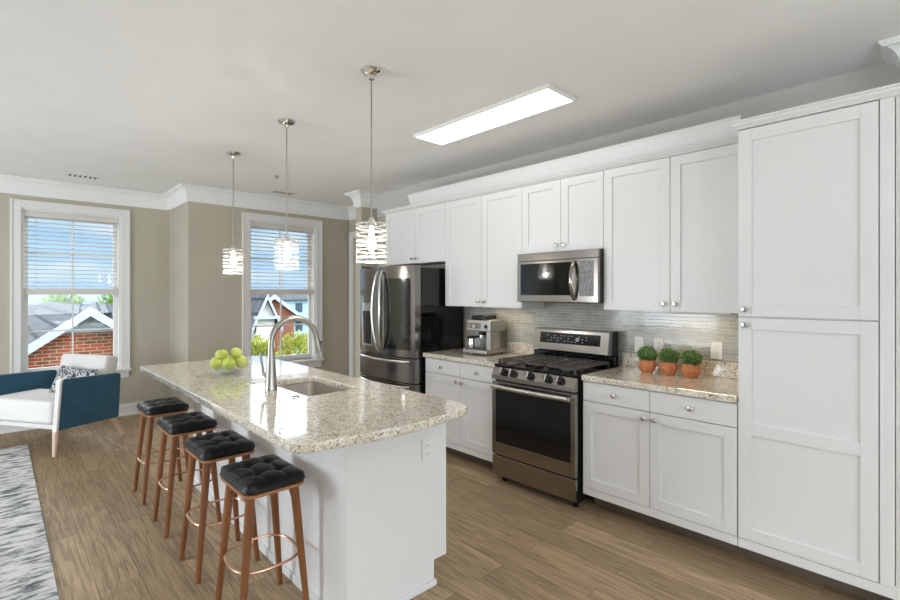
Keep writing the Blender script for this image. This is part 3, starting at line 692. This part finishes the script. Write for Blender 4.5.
# oven door
d = MB(); z0, z1 = .223, .782
d.box(rx0, ry, z0, rx0 + .036, ry + .034, z1, .004); d.box(rx1 - .036, ry, z0, rx1, ry + .034, z1, .004); d.box(rx0 + .036, ry, z0, rx1 - .036, ry + .034, z0 + .095, .002); d.box(rx0 + .036, ry, z1 - .06, rx1 - .036, ry + .034, z1, .002)
dd = d.build('oven_door', 'steel', t)
MB().box(rx0 + .036, ry + .003, z0 + .095, rx1 - .036, ry + .033, z1 - .06).build('window', 'blackgloss', dd)
h = MB(); hp = []
for k in range(13):
    f = k / 12; hp.append((rx0 + .03 + (rx1 - rx0 - .06) * f, ry - .045 - .012 * math.sin(PI * f), .752))
h.tube(hp, .013, n=12, flat=(1, 1.3)); h.box(rx0 + .022, ry - .048, .742, rx0 + .044, ry + .001, .764, .003); h.box(rx1 - .044, ry - .048, .742, rx1 - .022, ry + .001, .764, .003)
h.build('handle', 'steelmid', dd, True)
# control fascia
MB().prism([(rx0, ry + .034, .800), (rx0, ry - .008, .800), (rx0, ry - .004, .83), (rx0, ry + .026, .888), (rx0, ry + .034, .892)], (rx1 - rx0, 0, 0), .001).build('control_panel', 'steel', t)
for fx in (.15, .275, .49, .70, .835):
    x = rx0 + (rx1 - rx0) * fx; nrm = Vector((0, -.89, .46)).normalized(); base = Vector((x, ry + .009, .858))
    q = Vector((0, 0, 1)).rotation_difference(nrm).to_matrix().to_4x4()
    k = MB().lathe([(0, 0), (.031, 0), (.031, .006), (.027, .008), (.025, .028), (.022, .031), (0, .031)], base, 24, q).build('knob', 'black', t, True)
    tb = bmesh.new(); bmesh.ops.create_cube(tb, size=1); bmesh.ops.scale(tb, vec=(.013, .044, .014), verts=tb.verts)
    MB().add(tb, Matrix.Translation(base + nrm * .036) @ q).build('grip', 'steelmid', k)
# cooktop
MB().box(rx0 + .002, ry + .028, .893, rx1 - .002, YK - .105, .912, .004).build('cooktop', 'blackgloss', t)
for bxp, byp in ((rx0 + .17, ry + .16), (rx0 + .17, ry + .40), ((rx0 + rx1) / 2, ry + .28), (rx1 - .17, ry + .16), (rx1 - .17, ry + .40)):
    MB().lathe([(0, 0), (.045, 0), (.045, .008), (.032, .010), (.032, .018), (.026, .021), (0, .021)], (bxp, byp, .9115)).build('burner', 'iron', t, True)
for gx0, gx1 in ((rx0 + .025, rx0 + .265), (rx0 + .27, rx1 - .27), (rx1 - .265, rx1 - .025)):
    g = MB(); gy0, gy1 = ry + .045, YK - .125; w = .012; zt = .950; zb = .936
    g.box(gx0, gy0, zb, gx1, gy0 + w, zt, .002); g.box(gx0, gy1 - w, zb, gx1, gy1, zt, .002); g.box(gx0, gy0, zb, gx0 + w, gy1, zt, .002); g.box(gx1 - w, gy0, zb, gx1, gy1, zt, .002)
    for f in (.2, .35, .5, .65, .8): y = gy0 + (gy1 - gy0) * f; g.box(gx0, y - w / 2, zb, gx1, y + w / 2, zt, .002)
    xm = (gx0 + gx1) / 2; g.box(xm - w / 2, gy0, zb, xm + w / 2, gy1, zt, .002)
    for x in (gx0, gx1 - w):
        for y in (gy0, gy1 - w): g.box(x, y, .912, x + w, y + w, zb)
    g.build('grate', 'iron', t)
# back guard
MB().box(rx0 + .004, YK - .105, .90, rx1 - .004, YK - .032, .985, .003).build('guard_base', 'blackgloss', t)
bg = MB().prism([(rx0 + .018, YK - .035, .985), (rx0 + .018, YK - .145, 1.000), (rx0 + .018, YK - .118, 1.162), (rx0 + .018, YK - .035, 1.172)], (rx1 - rx0 - .048, 0, 0), .003).build('back_guard', 'steel', t)
MB().prism([(rx1 - .029, YK - .033, .985), (rx1 - .029, YK - .147, .998), (rx1 - .029, YK - .118, 1.170), (rx1 - .029, YK - .033, 1.176)], (.026, 0, 0), .003).build('end_cap', 'black', bg)
def on_guard(x0, x1, f0, f1, off=.0015):
    a = Vector((0, YK - .145, 1.000)); c = Vector((0, YK - .118, 1.162)); n = Vector((0, -.986, .164))
    p0 = a.lerp(c, f0) + n * off; p1 = a.lerp(c, f1) + n * off
    return [(x0, p0.y, p0.z), (x1, p0.y, p0.z), (x1, p1.y, p1.z), (x0, p1.y, p1.z)]
ds = MB().prism(on_guard(rx0 + .09, rx1 - .10, .34, .86, -.001), (0, -.0035, .0006)).build('display', 'blackgloss', bg)
g = MB()
for r_ in range(3):
    for c_ in range(12):
        if (r_ * 5 + c_ * 3) % 7 > 4: continue
        x = rx0 + .16 + c_ * .032; g.prism(on_guard(x, x + .016, .45 + r_ * .13, .48 + r_ * .13, .0028), (0, -.0005, 0))
g.prism(on_guard(rx0 + .43, rx0 + .455, .50, .68, .0028), (0, -.0005, 0))
g.build('legend', 'display', ds)

# ------------------------------------------------------------------ microwave
mx0, mx1, my, mz0, mz1 = -2.432, -1.7165, 3.045, 1.389, 1.7745
t = thing('microwave', 'stainless over-the-range microwave with arched handle and keypad', 'microwave', ((mx0 + mx1) / 2, my, mz0))
MB().box(mx0 + .002, my + .03, mz0, mx1 - .002, YK - .009, mz1 - .001, .002).build('body', 'black', t)
MB().box(mx0, my + .004, mz1 - .062, mx1, my + .032, mz1 - .001, .004).build('vent_grille', 'steel', t)
xd = mx1 - .185
d = MB().box(mx0, my, mz0 + .004, mx1, my + .030, mz1 - .064, .004).build('door', 'steel', t)
MB().box(mx0 + .035, my - .0015, mz0 + .055, xd - .03, my + .0008, mz1 - .085, .0008).build('window', 'blackgloss', d)
MB().box(xd + .035, my - .0015, mz0 + .05, mx1 - .035, my + .0008, mz1 - .085, .0008).build('keypad', 'keypad', t)
hp = []
for k in range(15):
    f = k / 14; hp.append((xd - .004, my - .004 - .05 * math.sin(PI * f) ** .7, mz0 + .025 + (mz1 - .085 - mz0 - .025) * f))
MB().tube(hp, .014, n=12, flat=(1.1, .7)).build('handle', 'steel', d, True)

# ------------------------------------------------------------------ refrigerator
fx0, fx1, fyd = -4.312, -3.402, 2.775
t = thing('refrigerator', 'tall french-door stainless refrigerator with two bottom freezer drawers', 'refrigerator', ((fx0 + fx1) / 2, 3.1, 0))
MB().box(fx0 + .006, fyd + .075, .03, fx1 - .001, YK - .03, 1.700, .004).build('body', 'blackgloss', t)
for x in (fx0 + .08, fx1 - .08):
    for y in (fyd + .12, YK - .1): MB().cyl((x, y, .0005), (x, y, .031), .02, n=12).build('foot', 'black', t)
fc = (fx0 + fx1) / 2; hw = (fx1 - fx0) / 2
def fy(x, s=0): u = (x - fc) / hw; return fyd - .055 * (1 - abs(u) ** 2.2) + s
def fpanel(xa, xb, z0, z1, name, m='steeldark', parent=None, back=None, s=0, n=14):
    poly = [(xa + (xb - xa) * k / n, fy(xa + (xb - xa) * k / n, s), z0) for k in range(n + 1)]
    yb = fyd + .07 if back is None else None
    if back is None: poly += [(xb, yb, z0), (xa, yb, z0)]
    else: poly += [(x, y + back, z) for x, y, z in reversed(poly)]
    return MB().prism(poly, (0, 0, z1 - z0), .0025 if back is None else 0).build(name, m, parent or t, True)
fpanel(fx0, fc - .002, .862, 1.716, 'left_door')
ld = [c for c in t.children if c.name.startswith('left_door')][0]; ld.name = 'door'
rd = fpanel(fc + .002, fx1, .862, 1.716, 'door')
d1 = fpanel(fx0, fx1, .628, .852, 'drawer', n=28); d2 = fpanel(fx0, fx1, .06, .618, 'drawer', n=28)
# water dispenser
fpanel(fx0 + .075, fx0 + .30, .93, 1.36, 'dispenser_frame', 'steelmid', ld, .004, -.003)
fpanel(fx0 + .095, fx0 + .28, .95, 1.28, 'dispenser_recess', 'blackgloss', ld, .003, -.005)
fpanel(fc + .05, fx1 - .05, .93, 1.60, 'door_glass', 'doorglass', rd, .003, -.0025)
def vhandle(x, side, parent):
    p = []
    for k in range(21):
        f = k / 20; p.append((x + side * (.004 + .030 * math.sin(PI * f)), fy(x) - .012 - .052 * math.sin(PI * f) ** .55, .905 + .765 * f))
    MB().tube(p, .0125, n=12, flat=(1.0, 1.0)).build('handle', 'steelmid', parent, True)
vhandle(fc - .03, -1, ld); vhandle(fc + .03, 1, rd)
for zz, dr in ((.825, d1), (.59, d2)):
    p = []
    for k in range(17):
        f = k / 16; x = fx0 + .05 + (fx1 - fx0 - .10) * f; p.append((x, fy(x) - .008 - .040 * math.sin(PI * f) ** .4, zz))
    MB().tube(p, .012, n=12, flat=(1, 1.2)).build('handle', 'steelmid', dr, True)
MB().box(fx0 + .02, fyd + .0, 1.7165, fx0 + .09, fyd + .09, 1.735, .003).build('hinge_cover', 'black', t); MB().box(fx1 - .09, fyd + .0, 1.7165, fx1 - .02, fyd + .09, 1.735, .003).build('hinge_cover', 'black', t)
lm = text_mesh('LG', .028); b = MB(); lx = fx1 - .095
b.bm.from_mesh(lm); b.bm.transform(Matrix.Translation((lx, fy(lx) - .0015, 1.66)) @ Matrix.Rotation(math.atan2(fy(lx + .01) - fy(lx - .01), .02), 4, 'Z') @ Matrix.Rotation(R(90), 4, 'X'))
b.build('logo', 'redlogo', rd)

# ------------------------------------------------------------------ espresso machine
t = thing('espresso_machine', 'compact stainless espresso machine with black bean hopper lid on the left counter', 'coffee machine', (-2.945, 3.235, .9142), R(3))
w, dp, hh = .138, .13, .305
b = MB(); b.box(-w, -dp - .03, .012, w, dp, .045, .006).box(-w, .02, .045, w, dp, .205, .004).box(-w, -dp + .02, .205, w, dp, hh, .008).box(w - .045, -dp + .02, .045, w, dp, .205, .004)
b.build('housing', 'machine', t, local=True)
for x in (-w + .03, w - .03):
    for y in (-dp, dp - .03): MB().cyl((x, y, 0), (x, y, .013), .012, n=12).build('foot', 'black', t, local=True)
dt = MB().box(-w + .01, -dp - .026, .0455, w - .05, .015, .052, .002).build('drip_tray', 'black', t, local=True)
g = MB()
for k in range(9): g.box(-w + .02 + k * .028, -dp - .018, .0522, -w + .028 + k * .028, .008, .0535)
g.build('grille', 'chrome', dt, local=True)
MB().box(-w + .03, -.075, hh + .0005, w - .10, dp - .02, hh + .04, .008).build('bean_hopper', 'black', t, local=True)
MB().box(-w + .015, -dp + .0185, .228, -.0 + .03, -dp + .0198, .280).build('control_panel', 'steel', t, local=True)
MB().lathe([(0, 0), (.018, 0), (.018, .003), (.015, .008), (0, .008)], (.09, -dp + .0198, .25), 20, Matrix.Rotation(R(90), 4, 'X')).build('pressure_gauge', 'black', t, True, local=True)
MB().lathe([(0, 0), (.020, 0), (.018, .016), (0, .018)], (-.04, -dp + .0185, .245), 20, Matrix.Rotation(R(90), 4, 'X')).build('dial', 'chrome', t, True, local=True)
MB().lathe([(0, 0), (.008, 0), (.008, .006), (0, .007)], (-.10, -dp + .0185, .255), 14, Matrix.Rotation(R(90), 4, 'X')).build('button', 'chrome', t, True, local=True)
MB().cyl((.005, -.055, .204), (.005, -.055, .170), .034, n=22).build('group_head', 'black', t, True, local=True)
pf = MB().cyl((.005, -.055, .170), (.005, -.055, .145), .036, n=22).build('portafilter', 'chrome', t, True, local=True)
MB().tube([(.0, -.08, .158), (-.035, -.15, .155), (-.055, -.19, .150)], [.010, .013, .015], n=12).build('handle', 'black', pf, True, local=True)
MB().tube([(.095, -.05, .205), (.098, -.06, .16), (.10, -.085, .10)], .004, n=8).build('steam_wand', 'chrome', t, True, local=True)
o = MB().lathe([(0, 0), (.034, 0), (.036, .03), (.032, .06), (.030, .085), (.031, .0855), (.028, .07), (.026, .01), (0, .008)]).build('milk_jug', 'chrome', None, True); o.location = (-3.022, 3.125, .9142 + .0538)
tag(o, 'small steel milk jug on the drip tray of the espresso machine', 'jug')

# ------------------------------------------------------------------ leafy balls
def leaves(b, c, r, n, ls, flat=1.0, seedv=1, inner=.55):
    rnd = random.Random(seedv)
    for k in range(n):
        d = Vector((rnd.gauss(0, 1), rnd.gauss(0, 1), rnd.gauss(0, 1))).normalized(); rr = r * (inner + (1 - inner) * rnd.random() ** .5)
        p = Vector(c) + Vector((d.x * rr, d.y * rr, d.z * rr * flat))
        a = (d + Vector((rnd.uniform(-.6, .6), rnd.uniform(-.6, .6), rnd.uniform(-.2, .8)))).normalized(); s = a.cross(Vector((rnd.random(), rnd.random(), rnd.random() + .1))).normalized()
        L_ = ls * rnd.uniform(.7, 1.3); w_ = L_ * .28; nn = a.cross(s) * L_ * .12
        b.quad(p - a * L_ * .5, p + s * w_ + nn, p + a * L_ * .5, p - s * w_ + nn)
    return b
def potted(x, y, label, seedv):
    t = thing('potted_plant', label, 'potted plant', (x, y, .9142), seedv * .7, 'three small potted plants')
    MB().lathe([(0, 0), (.036, 0), (.040, .004), (.060, .040), (.062, .048), (.060, .056), (.048, .084), (.046, .088), (.041, .088), (.041, .078), (0, .076)], n=8 + 2).build('pot', 'terracotta', t, False, local=True)
    MB().lathe([(0, .0765), (.040, .0785), (.030, .084), (0, .088)]).build('soil', 'soil', t, True, local=True)
    b = MB(); b.sphere((0, 0, .122), .044, (1, 1, .85), 14, 10); leaves(b, (0, 0, .122), .062, 480, .026, .85, seedv, .6)
    b.build('foliage', 'foliage', t, local=True)
potted(-1.472, 3.272, 'potted green plant in a clay pot, closest to the range', 1)
potted(-1.325, 3.272, 'middle of the three green plants in clay pots', 2)
potted(-1.185, 3.276, 'potted green plant in a clay pot, closest to the pantry cabinet', 3)

# ------------------------------------------------------------------ bowl of apples
bx_, by_ = -3.365, 1.135
o = MB().lathe([(0, .0), (.045, .0), (.05, .006), (.085, .022), (.125, .052), (.148, .082), (.145, .083), (.122, .056), (.083, .027), (.048, .011), (0, .010)], n=40).build('glass_bowl', 'bowlglass', None, True); o.location = (bx_, by_, .9142)
tag(o, 'clear glass bowl full of green apples on the island', 'bowl')
apr = [(0, -.029), (.010, -.032), (.021, -.031), (.032, -.019), (.0385, 0), (.0375, .0145), (.029, .028), (.017, .033), (.0075, .029), (0, .023)]
aps = []
for k, l in enumerate(('green apple at the front right of the bowl', 'green apple at the far right side of the bowl rim', 'green apple at the back of the bowl near the window side', 'green apple at the back left of the bowl', 'green apple at the far left of the bowl, apart from the pile', 'green apple at the front of the bowl, lowest in view')):
    a_ = R(-20 + 60 * k); aps.append((.089 * math.cos(a_), .089 * math.sin(a_), .080, l))
aps += [(-.012, -.044, .134, 'green apple on top of the pile towards the stools'), (.004, .042, .136, 'green apple on the very top of the pile')]
first = None
for k, (x, y, z, l) in enumerate(aps):
    if first is None:
        first = thing('green_apple', l, 'apple', (0, 0, 0), 0, 'green apples in the glass bowl')
        MB().lathe(apr, n=20).build('flesh', 'apple', first, True, local=True)
        MB().tube([(0, 0, .022), (.002, 0, .033), (.006, .001, .042)], .0014, n=6).build('stem', 'bark', first, local=True); a = first
    else: a = copy_tree(first)
    a.location = (bx_ + x, by_ + y, .9142 + z); a.rotation_euler = (random.uniform(-.7, .7), random.uniform(-.7, .7), random.uniform(0, 6)); a['label'] = l

# ------------------------------------------------------------------ stools
def cushion():
    b = MB(); nx, ny = 36, 30; hx, hy = .180, .140
    def P(i, j, top):
        u = -1 + 2 * i / nx; v = -1 + 2 * j / ny
        # square to rounded rectangle
        ax, ay = hx * u, hy * v; rc = .058
        cx, cy = max(abs(ax) - (hx - rc), 0), max(abs(ay) - (hy - rc), 0); dd = math.hypot(cx, cy)
        if dd > rc:
            k = rc / dd; ax = math.copysign((hx - rc) + cx * k, ax); ay = math.copysign((hy - rc) + cy * k, ay)
        e = max(abs(u), abs(v)); edge = (1 - min(1, e) ** 7) ** .5
        if not top: return (ax * (.97 + .03 * edge), ay * (.97 + .03 * edge), -.008 * edge + .008)
        z = .020 + .026 * edge + .010 * (1 - (ay / hy) ** 2) * edge
        for tx in (-.062, .062):
            for ty in (-.045, .045):
                r2 = ((ax - tx) ** 2 + (ay - ty) ** 2); z -= .016 * math.exp(-r2 / .00035) + .006 * math.exp(-r2 / .0016)
            z -= .0045 * math.exp(-((ax - tx) / .008) ** 2) * edge
        for ty in (-.045, .045): z -= .0055 * math.exp(-((ay - ty) / .009) ** 2) * edge
        return (ax, ay, z)
    top = [[b.bm.verts.new(P(i, j, True)) for j in range(ny + 1)] for i in range(nx + 1)]
    bot = [[b.bm.verts.new(P(i, j, False)) for j in range(ny + 1)] for i in range(nx + 1)]
    for i in range(nx):
        for j in range(ny):
            b.bm.faces.new([top[i][j], top[i + 1][j], top[i + 1][j + 1], top[i][j + 1]]); b.bm.faces.new([bot[i][j], bot[i][j + 1], bot[i + 1][j + 1], bot[i + 1][j]])
    ring = [(i, 0) for i in range(nx)] + [(nx, j) for j in range(ny)] + [(i, ny) for i in range(nx, 0, -1)] + [(0, j) for j in range(ny, 0, -1)]
    mid = [b.bm.verts.new(((top[i][j].co.x) * 1.02, top[i][j].co.y * 1.02, .012)) for i, j in ring]
    for k in range(len(ring)):
        k2 = (k + 1) % len(ring); a, c = ring[k], ring[k2]
        b.bm.faces.new([bot[a[0]][a[1]], bot[c[0]][c[1]], mid[k2], mid[k]]); b.bm.faces.new([mid[k], mid[k2], top[c[0]][c[1]], top[a[0]][a[1]]])
    bmesh.ops.recalc_face_normals(b.bm, faces=b.bm.faces)
    return b
def make_stool(label):
    t = thing('bar_stool', label, 'bar stool', (0, 0, 0), 0, 'bar stools along the island')
    c = cushion(); bmesh.ops.translate(c.bm, vec=(0, 0, .6125), verts=c.bm.verts); cu = c.build('seat_cushion', 'leather', t, True, local=True)
    for x in (-.062, .062):
        for y in (-.045, .045): MB().sphere((x, y, .6125 + .036), .0055, (1, 1, .5), 10, 6).build('button', 'leather', cu, True, local=True)
    b = plate_mesh(rrect(-.176, -.136, .176, .136, .045), [], .598, .6120, .002); b.build('seat_base', 'walnutrim', t, True, local=True)
    for sx in (-1, 1):
        for sy in (-1, 1):
            a = Vector((sx * .118, sy * .098, .598)); z = Vector((sx * .145, sy * .150, .0005)); 
            l = MB(); l.tube([a, a.lerp(z, .25), z], [.0195, .0185, .0125], n=14)
            l.prism([(a.x - sx * .012, a.y - .011, .5975), (a.x - sx * .065, a.y - .011, .5975), (a.x - sx * .016 + sx * .006, a.y - .011, .53)], (0, .022, 0), .003)
            l.build('leg', 'walnut', t, True, local=True)
    rp = []
    hx, hy = .134, .134; e = .7
    for k in range(48):
        q = 2 * PI * k / 48; ca, sa = math.cos(q), math.sin(q)
        rp.append((math.copysign(abs(ca) ** e, ca) * hx * 1.10, math.copysign(abs(sa) ** e, sa) * hy * 1.10, .268))
    MB().tube(rp, .006, n=8, closed=True).build('foot_ring', 'copper', t, True, local=True)
    return t
st = make_stool('bar stool farthest from the camera, beside the far end of the island')
SY = .885
for k, (x, l) in enumerate(((-3.99, None), (-3.375, 'second bar stool counted from the far end of the island'), (-2.76, 'third bar stool from the far end, just behind the nearest one'), (-2.18, 'bar stool nearest the camera, its black tufted cushion fully in view'))):
    o = st if k == 0 else copy_tree(st)
    o.location = (x - .012, SY, 0)
    if l: o['label'] = l

# ------------------------------------------------------------------ armchair, pillow, rug
AC = Vector((-5.985, .485, 0)); ang = math.atan2(.538, .843)
t = thing('armchair', 'white and teal armchair with splayed pale wooden legs below the window', 'armchair', AC, ang)
# local frame: +x towards the right arm seen from the camera, -y is the front
AW = {1: .325, -1: -.47}
def side(sx):
    x0 = AW[sx]; th = sx * .045
    poly = [(x0, -.340, .235), (x0, -.305, .665), (x0, -.285, .685), (x0, .255, .655), (x0, .275, .635), (x0, .25, .215)]
    o = MB().prism(poly, (th, 0, 0), .006).build('arm', 'teal', t, local=True)
    MB().prism([(x0 - sx * .004, -.362, .225), (x0 - sx * .004, -.328, .668), (x0 - sx * .004, -.312, .692), (x0 - sx * .004, -.288, .690), (x0 - sx * .004, -.306, .665), (x0 - sx * .004, -.341, .232)], (th + sx * .008, 0, 0), .003).build('front_trim', 'linen', o, local=True)
side(1); side(-1)
MB().box(-.467, -.335, .235, .322, .24, .285, .015, 3).build('seat_frame', 'linen', t, local=True)
c = MB().box(-.465, -.375, .286, .32, .10, .495, .045, 5).build('seat_cushion', 'linen', t, True, local=True)
MB().tube([(-.44, -.345, .289), (.3, -.345, .289)], .006, n=8).build('piping', 'piping', c, True, local=True)
b = MB(); tb = bmesh.new(); bmesh.ops.create_cube(tb, size=1); bmesh.ops.scale(tb, vec=(.60, .15, .50), verts=tb.verts); bmesh.ops.bevel(tb, geom=list(tb.edges), offset=.045, segments=5, affect='EDGES', profile=.6)
b.add(tb, Matrix.Translation((.015, .19, .585)) @ Matrix.Rotation(R(-12), 4, 'X')); b.build('back_cushion', 'linen', t, True, local=True)
for sx in (-1, 1):
    a = AW[sx]
    MB().tube([(a - sx * .025, -.31, .22), (a + sx * .0, -.345, .0005)], [.028, .014], n=14).build('leg', 'legwood', t, True, local=True)
    MB().tube([(a - sx * .02, .21, .23), (a - sx * .0, .35, .0005)], [.030, .018], n=14).build('leg', 'legwood', t, True, local=True)
# pillow
b = MB(); n = 20; hs = .20
tp = []; bt_ = []
for i in range(n + 1):
    A, B = [], []
    for j in range(n + 1):
        u, v = -1 + 2 * i / n, -1 + 2 * j / n; th = .065 * ((1 - u ** 4) * (1 - v ** 4)) ** .5
        sc = 1 - .10 * (1 - abs(u * v)) * max(abs(u), abs(v)) ** 2
        A.append(b.bm.verts.new((u * hs * 1.15 * sc, th, v * hs * .8 * sc))); B.append(b.bm.verts.new((u * hs * 1.15 * sc, -th, v * hs * .8 * sc)) if 0 < i < n and 0 < j < n else A[-1])
    tp.append(A); bt_.append(B)
for i in range(n):
    for j in range(n):
        b.bm.faces.new([tp[i][j], tp[i][j + 1], tp[i + 1][j + 1], tp[i + 1][j]])
        q = [bt_[i][j], bt_[i + 1][j], bt_[i + 1][j + 1], bt_[i][j + 1]]
        try: b.bm.faces.new(q)
        except ValueError: pass
bmesh.ops.recalc_face_normals(b.bm, faces=b.bm.faces)
o = b.build('throw_pillow', 'pillow', None, True)
rot = Matrix.Rotation(ang, 4, 'Z') @ Matrix.Rotation(R(-22), 4, 'X') @ Matrix.Rotation(R(4), 4, 'Y')
o.matrix_world = Matrix.Translation(AC + Matrix.Rotation(ang, 3, 'Z') @ Vector((.10, -.005, .585))) @ rot
tag(o, 'black and white woven throw pillow leaning in the armchair', 'pillow')
o = MB().box(-6.12, -2.3, .0005, -1.4, .215, .009, .003).build('area_rug', 'rug'); relocate(o, (-3.8, -1.0, 0)); tag(o, 'white and grey streaked area rug at the bottom left', 'rug')

# ------------------------------------------------------------------ outside
GZ = -7.5
struct('ground', MB().box(-400, -300, GZ - .5, 200, 300, GZ), 'asphalt')
t = thing('brick_house', 'red brick gable house with grey shingle roof right outside the armchair window', 'building', (-18, 2.0, GZ))
gx, gy, gz = -18.0, 2.02, .98; half = 7.0; sl = .74
MB().prism([(gx - .3, gy - half, GZ), (gx - .3, gy + half, GZ), (gx - .3, gy + half, gz - .25 - sl * half), (gx - .3, gy, gz - .25), (gx - .3, gy - half, gz - .25 - sl * half)], (-15, 0, 0)).build('wall', 'brick', t)
for s_ in (-1, 1):
    ov = half + .6
    MB().prism([(gx + .25, gy, gz + .06), (gx + .25, gy + s_ * ov, gz + .06 - sl * ov), (gx + .25, gy + s_ * ov, gz - .08 - sl * ov), (gx + .25, gy, gz - .08)], (-15.6, 0, 0)).build('roof', 'shingle', t)
    MB().prism([(gx + .32, gy, gz + .07), (gx + .32, gy + s_ * ov, gz + .07 - sl * ov), (gx + .32, gy + s_ * ov, gz - .20 - sl * ov), (gx + .32, gy, gz - .20)], (-.06, 0, 0)).build('fascia', 'fascia', t)
MB().prism([(gx - .29, gy, gz - .20), (gx - .29, gy + .7, gz - .2 - sl * .7), (gx - .29, gy - .7, gz - .2 - sl * .7)], (.03, 0, 0)).build('gable_board', 'fascia', t)
for x, y in ((-21, 2.9), (-22.5, 3.4), (-24, 3.0)):
    MB().cyl((x, y, gz - sl * (y - gy)), (x, y, gz - sl * (y - gy) + .45), .12, n=10).build('vent_pipe', 'black', t)
def house(name, label, x, y, w, d, ez, rise, wm, rm='shingle', ridge='x'):
    t = thing(name, label, 'building', (x, y, GZ))
    if ridge == 'x':
        MB().prism([(x, y - w / 2, GZ), (x, y + w / 2, GZ), (x, y + w / 2, ez), (x, y, ez + rise), (x, y - w / 2, ez)], (-d, 0, 0)).build('wall', wm, t)
        for s_ in (-1, 1):
            k = rise / (w / 2); ov = w / 2 + .4
            MB().prism([(x + .3, y, ez + rise + .2), (x + .3, y + s_ * ov, ez + rise + .2 - k * ov), (x + .3, y + s_ * ov, ez + rise + .02 - k * ov), (x + .3, y, ez + rise + .02)], (-d - .6, 0, 0)).build('roof', rm, t)
            MB().prism([(x + .36, y, ez + rise + .22), (x + .36, y + s_ * ov, ez + rise + .22 - k * ov), (x + .36, y + s_ * ov, ez + rise - .12 - k * ov), (x + .36, y, ez + rise - .12)], (-.05, 0, 0)).build('fascia', 'fascia', t)
    else:
        MB().box(x - d, y - w / 2, GZ, x, y + w / 2, ez).build('wall', wm, t)
        MB().prism([(x + .5, y - w / 2 - .5, ez), (x - d / 2, y - w / 2 - .5, ez + rise), (x - d - .5, y - w / 2 - .5, ez)], (0, w + 1, 0)).build('roof', rm, t)
    return t
house('distant_house', 'grey roofed house beyond the brick gable, seen in the armchair window', -46, -3.5, 14, 14, -3.0, 3.4, 'whiteside')
house('distant_house', 'low grey roofed row far behind the brick gable', -70, 9.5, 22, 14, -2.5, 2.6, 'brick2', ridge='y')
# outside window two
t = house('white_gable', 'narrow white gabled house front seen behind the faucet', -30, 12.33, 1.15, 3.0, -.05, 1.25, 'whiteside')
MB().box(-29.99, 11.6, -.16, -29.6, 13.08, .02).build('cornice_band', 'fascia', t)
t = house('brick_house', 'brown brick gable house with white roof edge behind the white gable', -36, 15.35, 3.4, 7.5, -.1, 1.25, 'brick2')
t = house('apartment_house', 'pale blue apartment house with balconies seen in the window right side', -44, 21.5, 6.0, 10, .85, .9, 'bluesiding', ridge='y')
for k in range(3):
    for z in (.05, -1.75, -3.5):
        MB().box(-43.98, 19.2 + k * 1.8, z - .45, -43.94, 19.9 + k * 1.8, z + .45).build('window', 'bwindow', t)
for z in (-1.0, -2.8): MB().box(-43.99, 19.0, z - .12, -43.3, 24, z).box(-43.36, 19.0, z, -43.3, 24, z + .08).build('balcony', 'fascia', t)
t = house('apartment_house', 'pale blue apartment house seen left of the white gable', -49, 15.6, 2.2, 10, .85, .9, 'bluesiding', ridge='y')
for z in (.05, -1.75): MB().box(-48.98, 15.0, z - .45, -48.94, 15.8, z + .45).build('window', 'bwindow', t)
def bush(name, x, y, z0, r, h, m, label, cat, sv, n=1300, ls=None, trunk=False):
    t = thing(name, label, cat, (x, y, GZ))
    MB().cyl((0, 0, 0), (0, 0, z0 - GZ + .3), .12 if not trunk else .3, n=8).build('trunk', 'bark', t, local=True)
    b = MB(); leaves(b, (0, 0, z0 - GZ + h), r, n, ls or r * .22, h / r, sv, .3); b.build('crown', m, t, local=True)
bush('tree', -27.5, 10.6, -3.6, 1.15, 1.35, 'foliage2', 'yellow green tree top just left behind the faucet', 'tree', 4)
bush('tree', -25, 12.0, -3.6, 1.1, 1.5, 'foliage2', 'yellow green tree top seen under the faucet arch', 'tree', 5)
bush('tree', -16.6, 6.49, -1.96, .42, .52, 'foliage3', 'orange leaved tree top left of the faucet handle', 'tree', 6)
rnd = random.Random(3)
for k in range(9):
    x = -95 - rnd.random() * 25; y = -30 + k * 9.5
    bush('tree', x, y, -5.2 + rnd.random(), 3.6, 3.2, 'treegreen', 'distant green tree on the horizon beyond the rooftops', 'tree', 20 + k, 500, 1.1, True)
for o in list(S.objects):
    if o.get('label') == 'distant green tree on the horizon beyond the rooftops': o['group'] = 'trees on the horizon'
